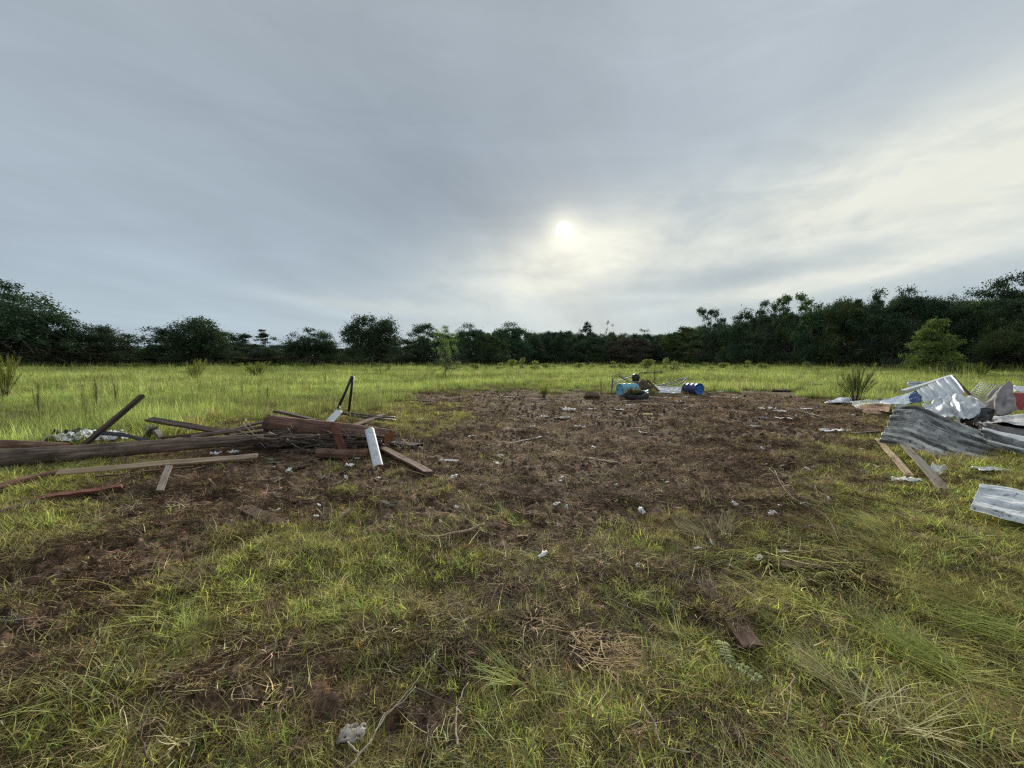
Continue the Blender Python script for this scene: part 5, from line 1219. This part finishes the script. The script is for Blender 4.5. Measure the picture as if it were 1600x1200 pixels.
clump(290, 985, 50, .05, (.12, .22), (.4, 1.0), (.1, .8), .0035, 'fresh_grass', 'small fresh clump above the combed over bunch', flow=R(120), fs=.5)
clump(655, 975, 60, .03, (.10, .22), (.9, 1.5), (.1, .5), .003, 'fresh_grass', 'drooping clump above the uprooted straw crown')
clump(665, 995, 55, .03, (.06, .18), (.9, 1.5), (-.1, .3), .0035, 'straw', 'uprooted reddish straw crown left of the straw heap', nm='straw_clump', cat='straw')
clump(520, 1002, 30, .02, (.06, .16), (.9, 1.5), (-.1, .3), .0035, 'pale_straw', 'small pale root crown left of the reddish one', nm='straw_clump', cat='straw')
clump(838, 965, 110, .10, (.05, .18), (1.2, 1.7), (-.3, .3), .0035, 'straw', 'scattered straw at the left end of the straw heap', nm='straw_clump', flow=R(-30), fs=.9, up=.02, cat='straw')
clump(935, 1010, 230, .15, (.06, .20), (1.2, 1.7), (-.3, .3), .0048, 'straw', 'thick heap of red-brown dead straw at the bottom centre', nm='straw_clump', flow=R(-40), fs=.6, up=.025, cat='straw')
clump(975, 1035, 240, .12, (.05, .18), (1.2, 1.7), (-.3, .3), .0033, 'straw', 'right part of the dead straw heap', nm='straw_clump', flow=R(-40), fs=.8, up=.02, cat='straw')
clump(1040, 1065, 160, .10, (.05, .16), (1.2, 1.7), (-.3, .3), .0033, 'straw', 'thin straw scatter below the dead straw heap', nm='straw_clump', flow=R(-20), fs=1.0, up=.015, cat='straw')
clump(1560, 1120, 200, .13, (.08, .22), (1.2, 1.6), (-.3, .3), .0035, 'straw', 'brown dead grass in the lower right corner', nm='straw_clump', flow=R(-10), fs=.4, up=.03, cat='straw')
clump(195, 885, 260, .22, (.04, .14), (1.2, 1.7), (-.3, .3), .0035, 'straw', 'orange straw patch in the mud at the left', nm='straw_clump', fs=1.0, up=.01, cat='straw')
clump(850, 1080, 110, .06, (.12, .28), (.5, 1.2), (.3, 1.1), .0035, 'fresh_grass', 'arching grass clump below the straw heap')
clump(800, 1060, 70, .05, (.15, .3), (.9, 1.3), (.1, .5), .0035, 'fresh_grass', 'flattened grass clump left of the arching clump', flow=R(170), fs=.4)
clump(1095, 835, 140, .10, (.15, .38), (.9, 1.35), (.1, .4), .004, 'pale_straw', 'pale lying grass bundle right of centre', flow=R(140), fs=.35)
clump(1130, 830, 90, .08, (.15, .34), (.7, 1.2), (.2, .7), .004, 'pale_straw', 'pale grass bundle leaning right beside the first pale bundle', flow=R(50), fs=.4)
clump(1200, 845, 80, .08, (.15, .3), (.8, 1.3), (.2, .8), .004, 'fresh_grass', 'arched green clump over a dark hollow at the right', flow=R(190), fs=.5)
clump(990, 935, 90, .05, (.10, .22), (.6, 1.3), (.2, .8), .0035, 'fresh_grass', 'star-shaped pale green clump above the straw heap')
clump(1170, 780, 60, .06, (.15, .3), (.7, 1.3), (.3, .9), .004, 'pale_straw', 'dry clump on the mud at the right of the dirt')
clump(1400, 1130, 180, .10, (.12, .36), (.5, 1.2), (.4, 1.0), .0035, 'pale_straw', 'spreading pale clump at the bottom right')
clump(1330, 1085, 90, .06, (.2, .4), (1.0, 1.3), (.1, .3), .0035, 'pale_straw', 'combed pale bunch left of the spreading pale clump', flow=R(125), fs=.2)
clump(1480, 1050, 160, .10, (.25, .5), (.95, 1.3), (.2, .5), .004, 'fresh_grass', 'long arching green sweep at the right', flow=R(130), fs=.25)
clump(1590, 990, 170, .14, (.3, .6), (1.1, 1.4), (.0, .3), .004, 'fresh_grass', 'long green sweep running in from the right edge', flow=R(165), fs=.15)
clump(1520, 940, 170, .16, (.3, .55), (1.1, 1.4), (.0, .3), .004, 'fresh_grass', 'flattened green sweep above the one at the right edge', flow=R(168), fs=.15)
clump(1560, 1180, 100, .10, (.2, .4), (.4, 1.1), (.2, .8), .004, 'fresh_grass', 'upright green clump in the bottom right corner')
# leafy sprig lying on the grass
sp = empty('leafy_sprig', G(1140, 1040), 'uprooted leafy sprig with paired pale leaves lying below the rotten brown board', 'plant', rz=0)
path = [G(1128, 1003, .07), G(1132, 1018, .07), G(1140, 1035, .06), G(1160, 1045, .05), G(1185, 1062, .04)]
tubes('stem', [(path, .003)], 'twig_pale', sp, 5)
Cp = np.array([list(p) for p in path])
def leaf_m(L, W):
    pts = [(0, 0, 0), (.3*L, W*.45, .006), (.65*L, W*.42, .004), (L, 0, -.006), (.65*L, -W*.42, .004), (.3*L, -W*.45, .006), (.35*L, 0, -.003), (.7*L, 0, -.003)]
    return mesh('leaf', pts, [(0, 6, 1), (6, 7, 2, 1), (7, 3, 2), (0, 5, 6), (6, 5, 4, 7), (7, 4, 3)], M['sprig_leaf'], shade=[.8]*8)
lm = leaf_m(.034, .013)
for i in range(16):
    t = .02+i/15*.95; p = V3(catmull(Cp, t)); q = V3(catmull(Cp, min(t+.03, 1))); d = (q-p).normalized() if (q-p).length > 1e-5 else d
    for sgn in (-1, 1):
        s_ = V3((-d.y, d.x, .25*sgn))*sgn; o = obj('leaf', lm); m_ = frame(p, p+(s_+d*.3), rng.normal(0, .4)); put(o, m_, sp)
        k = rng.uniform(.8, 1.25); o.scale = (k, k, k)
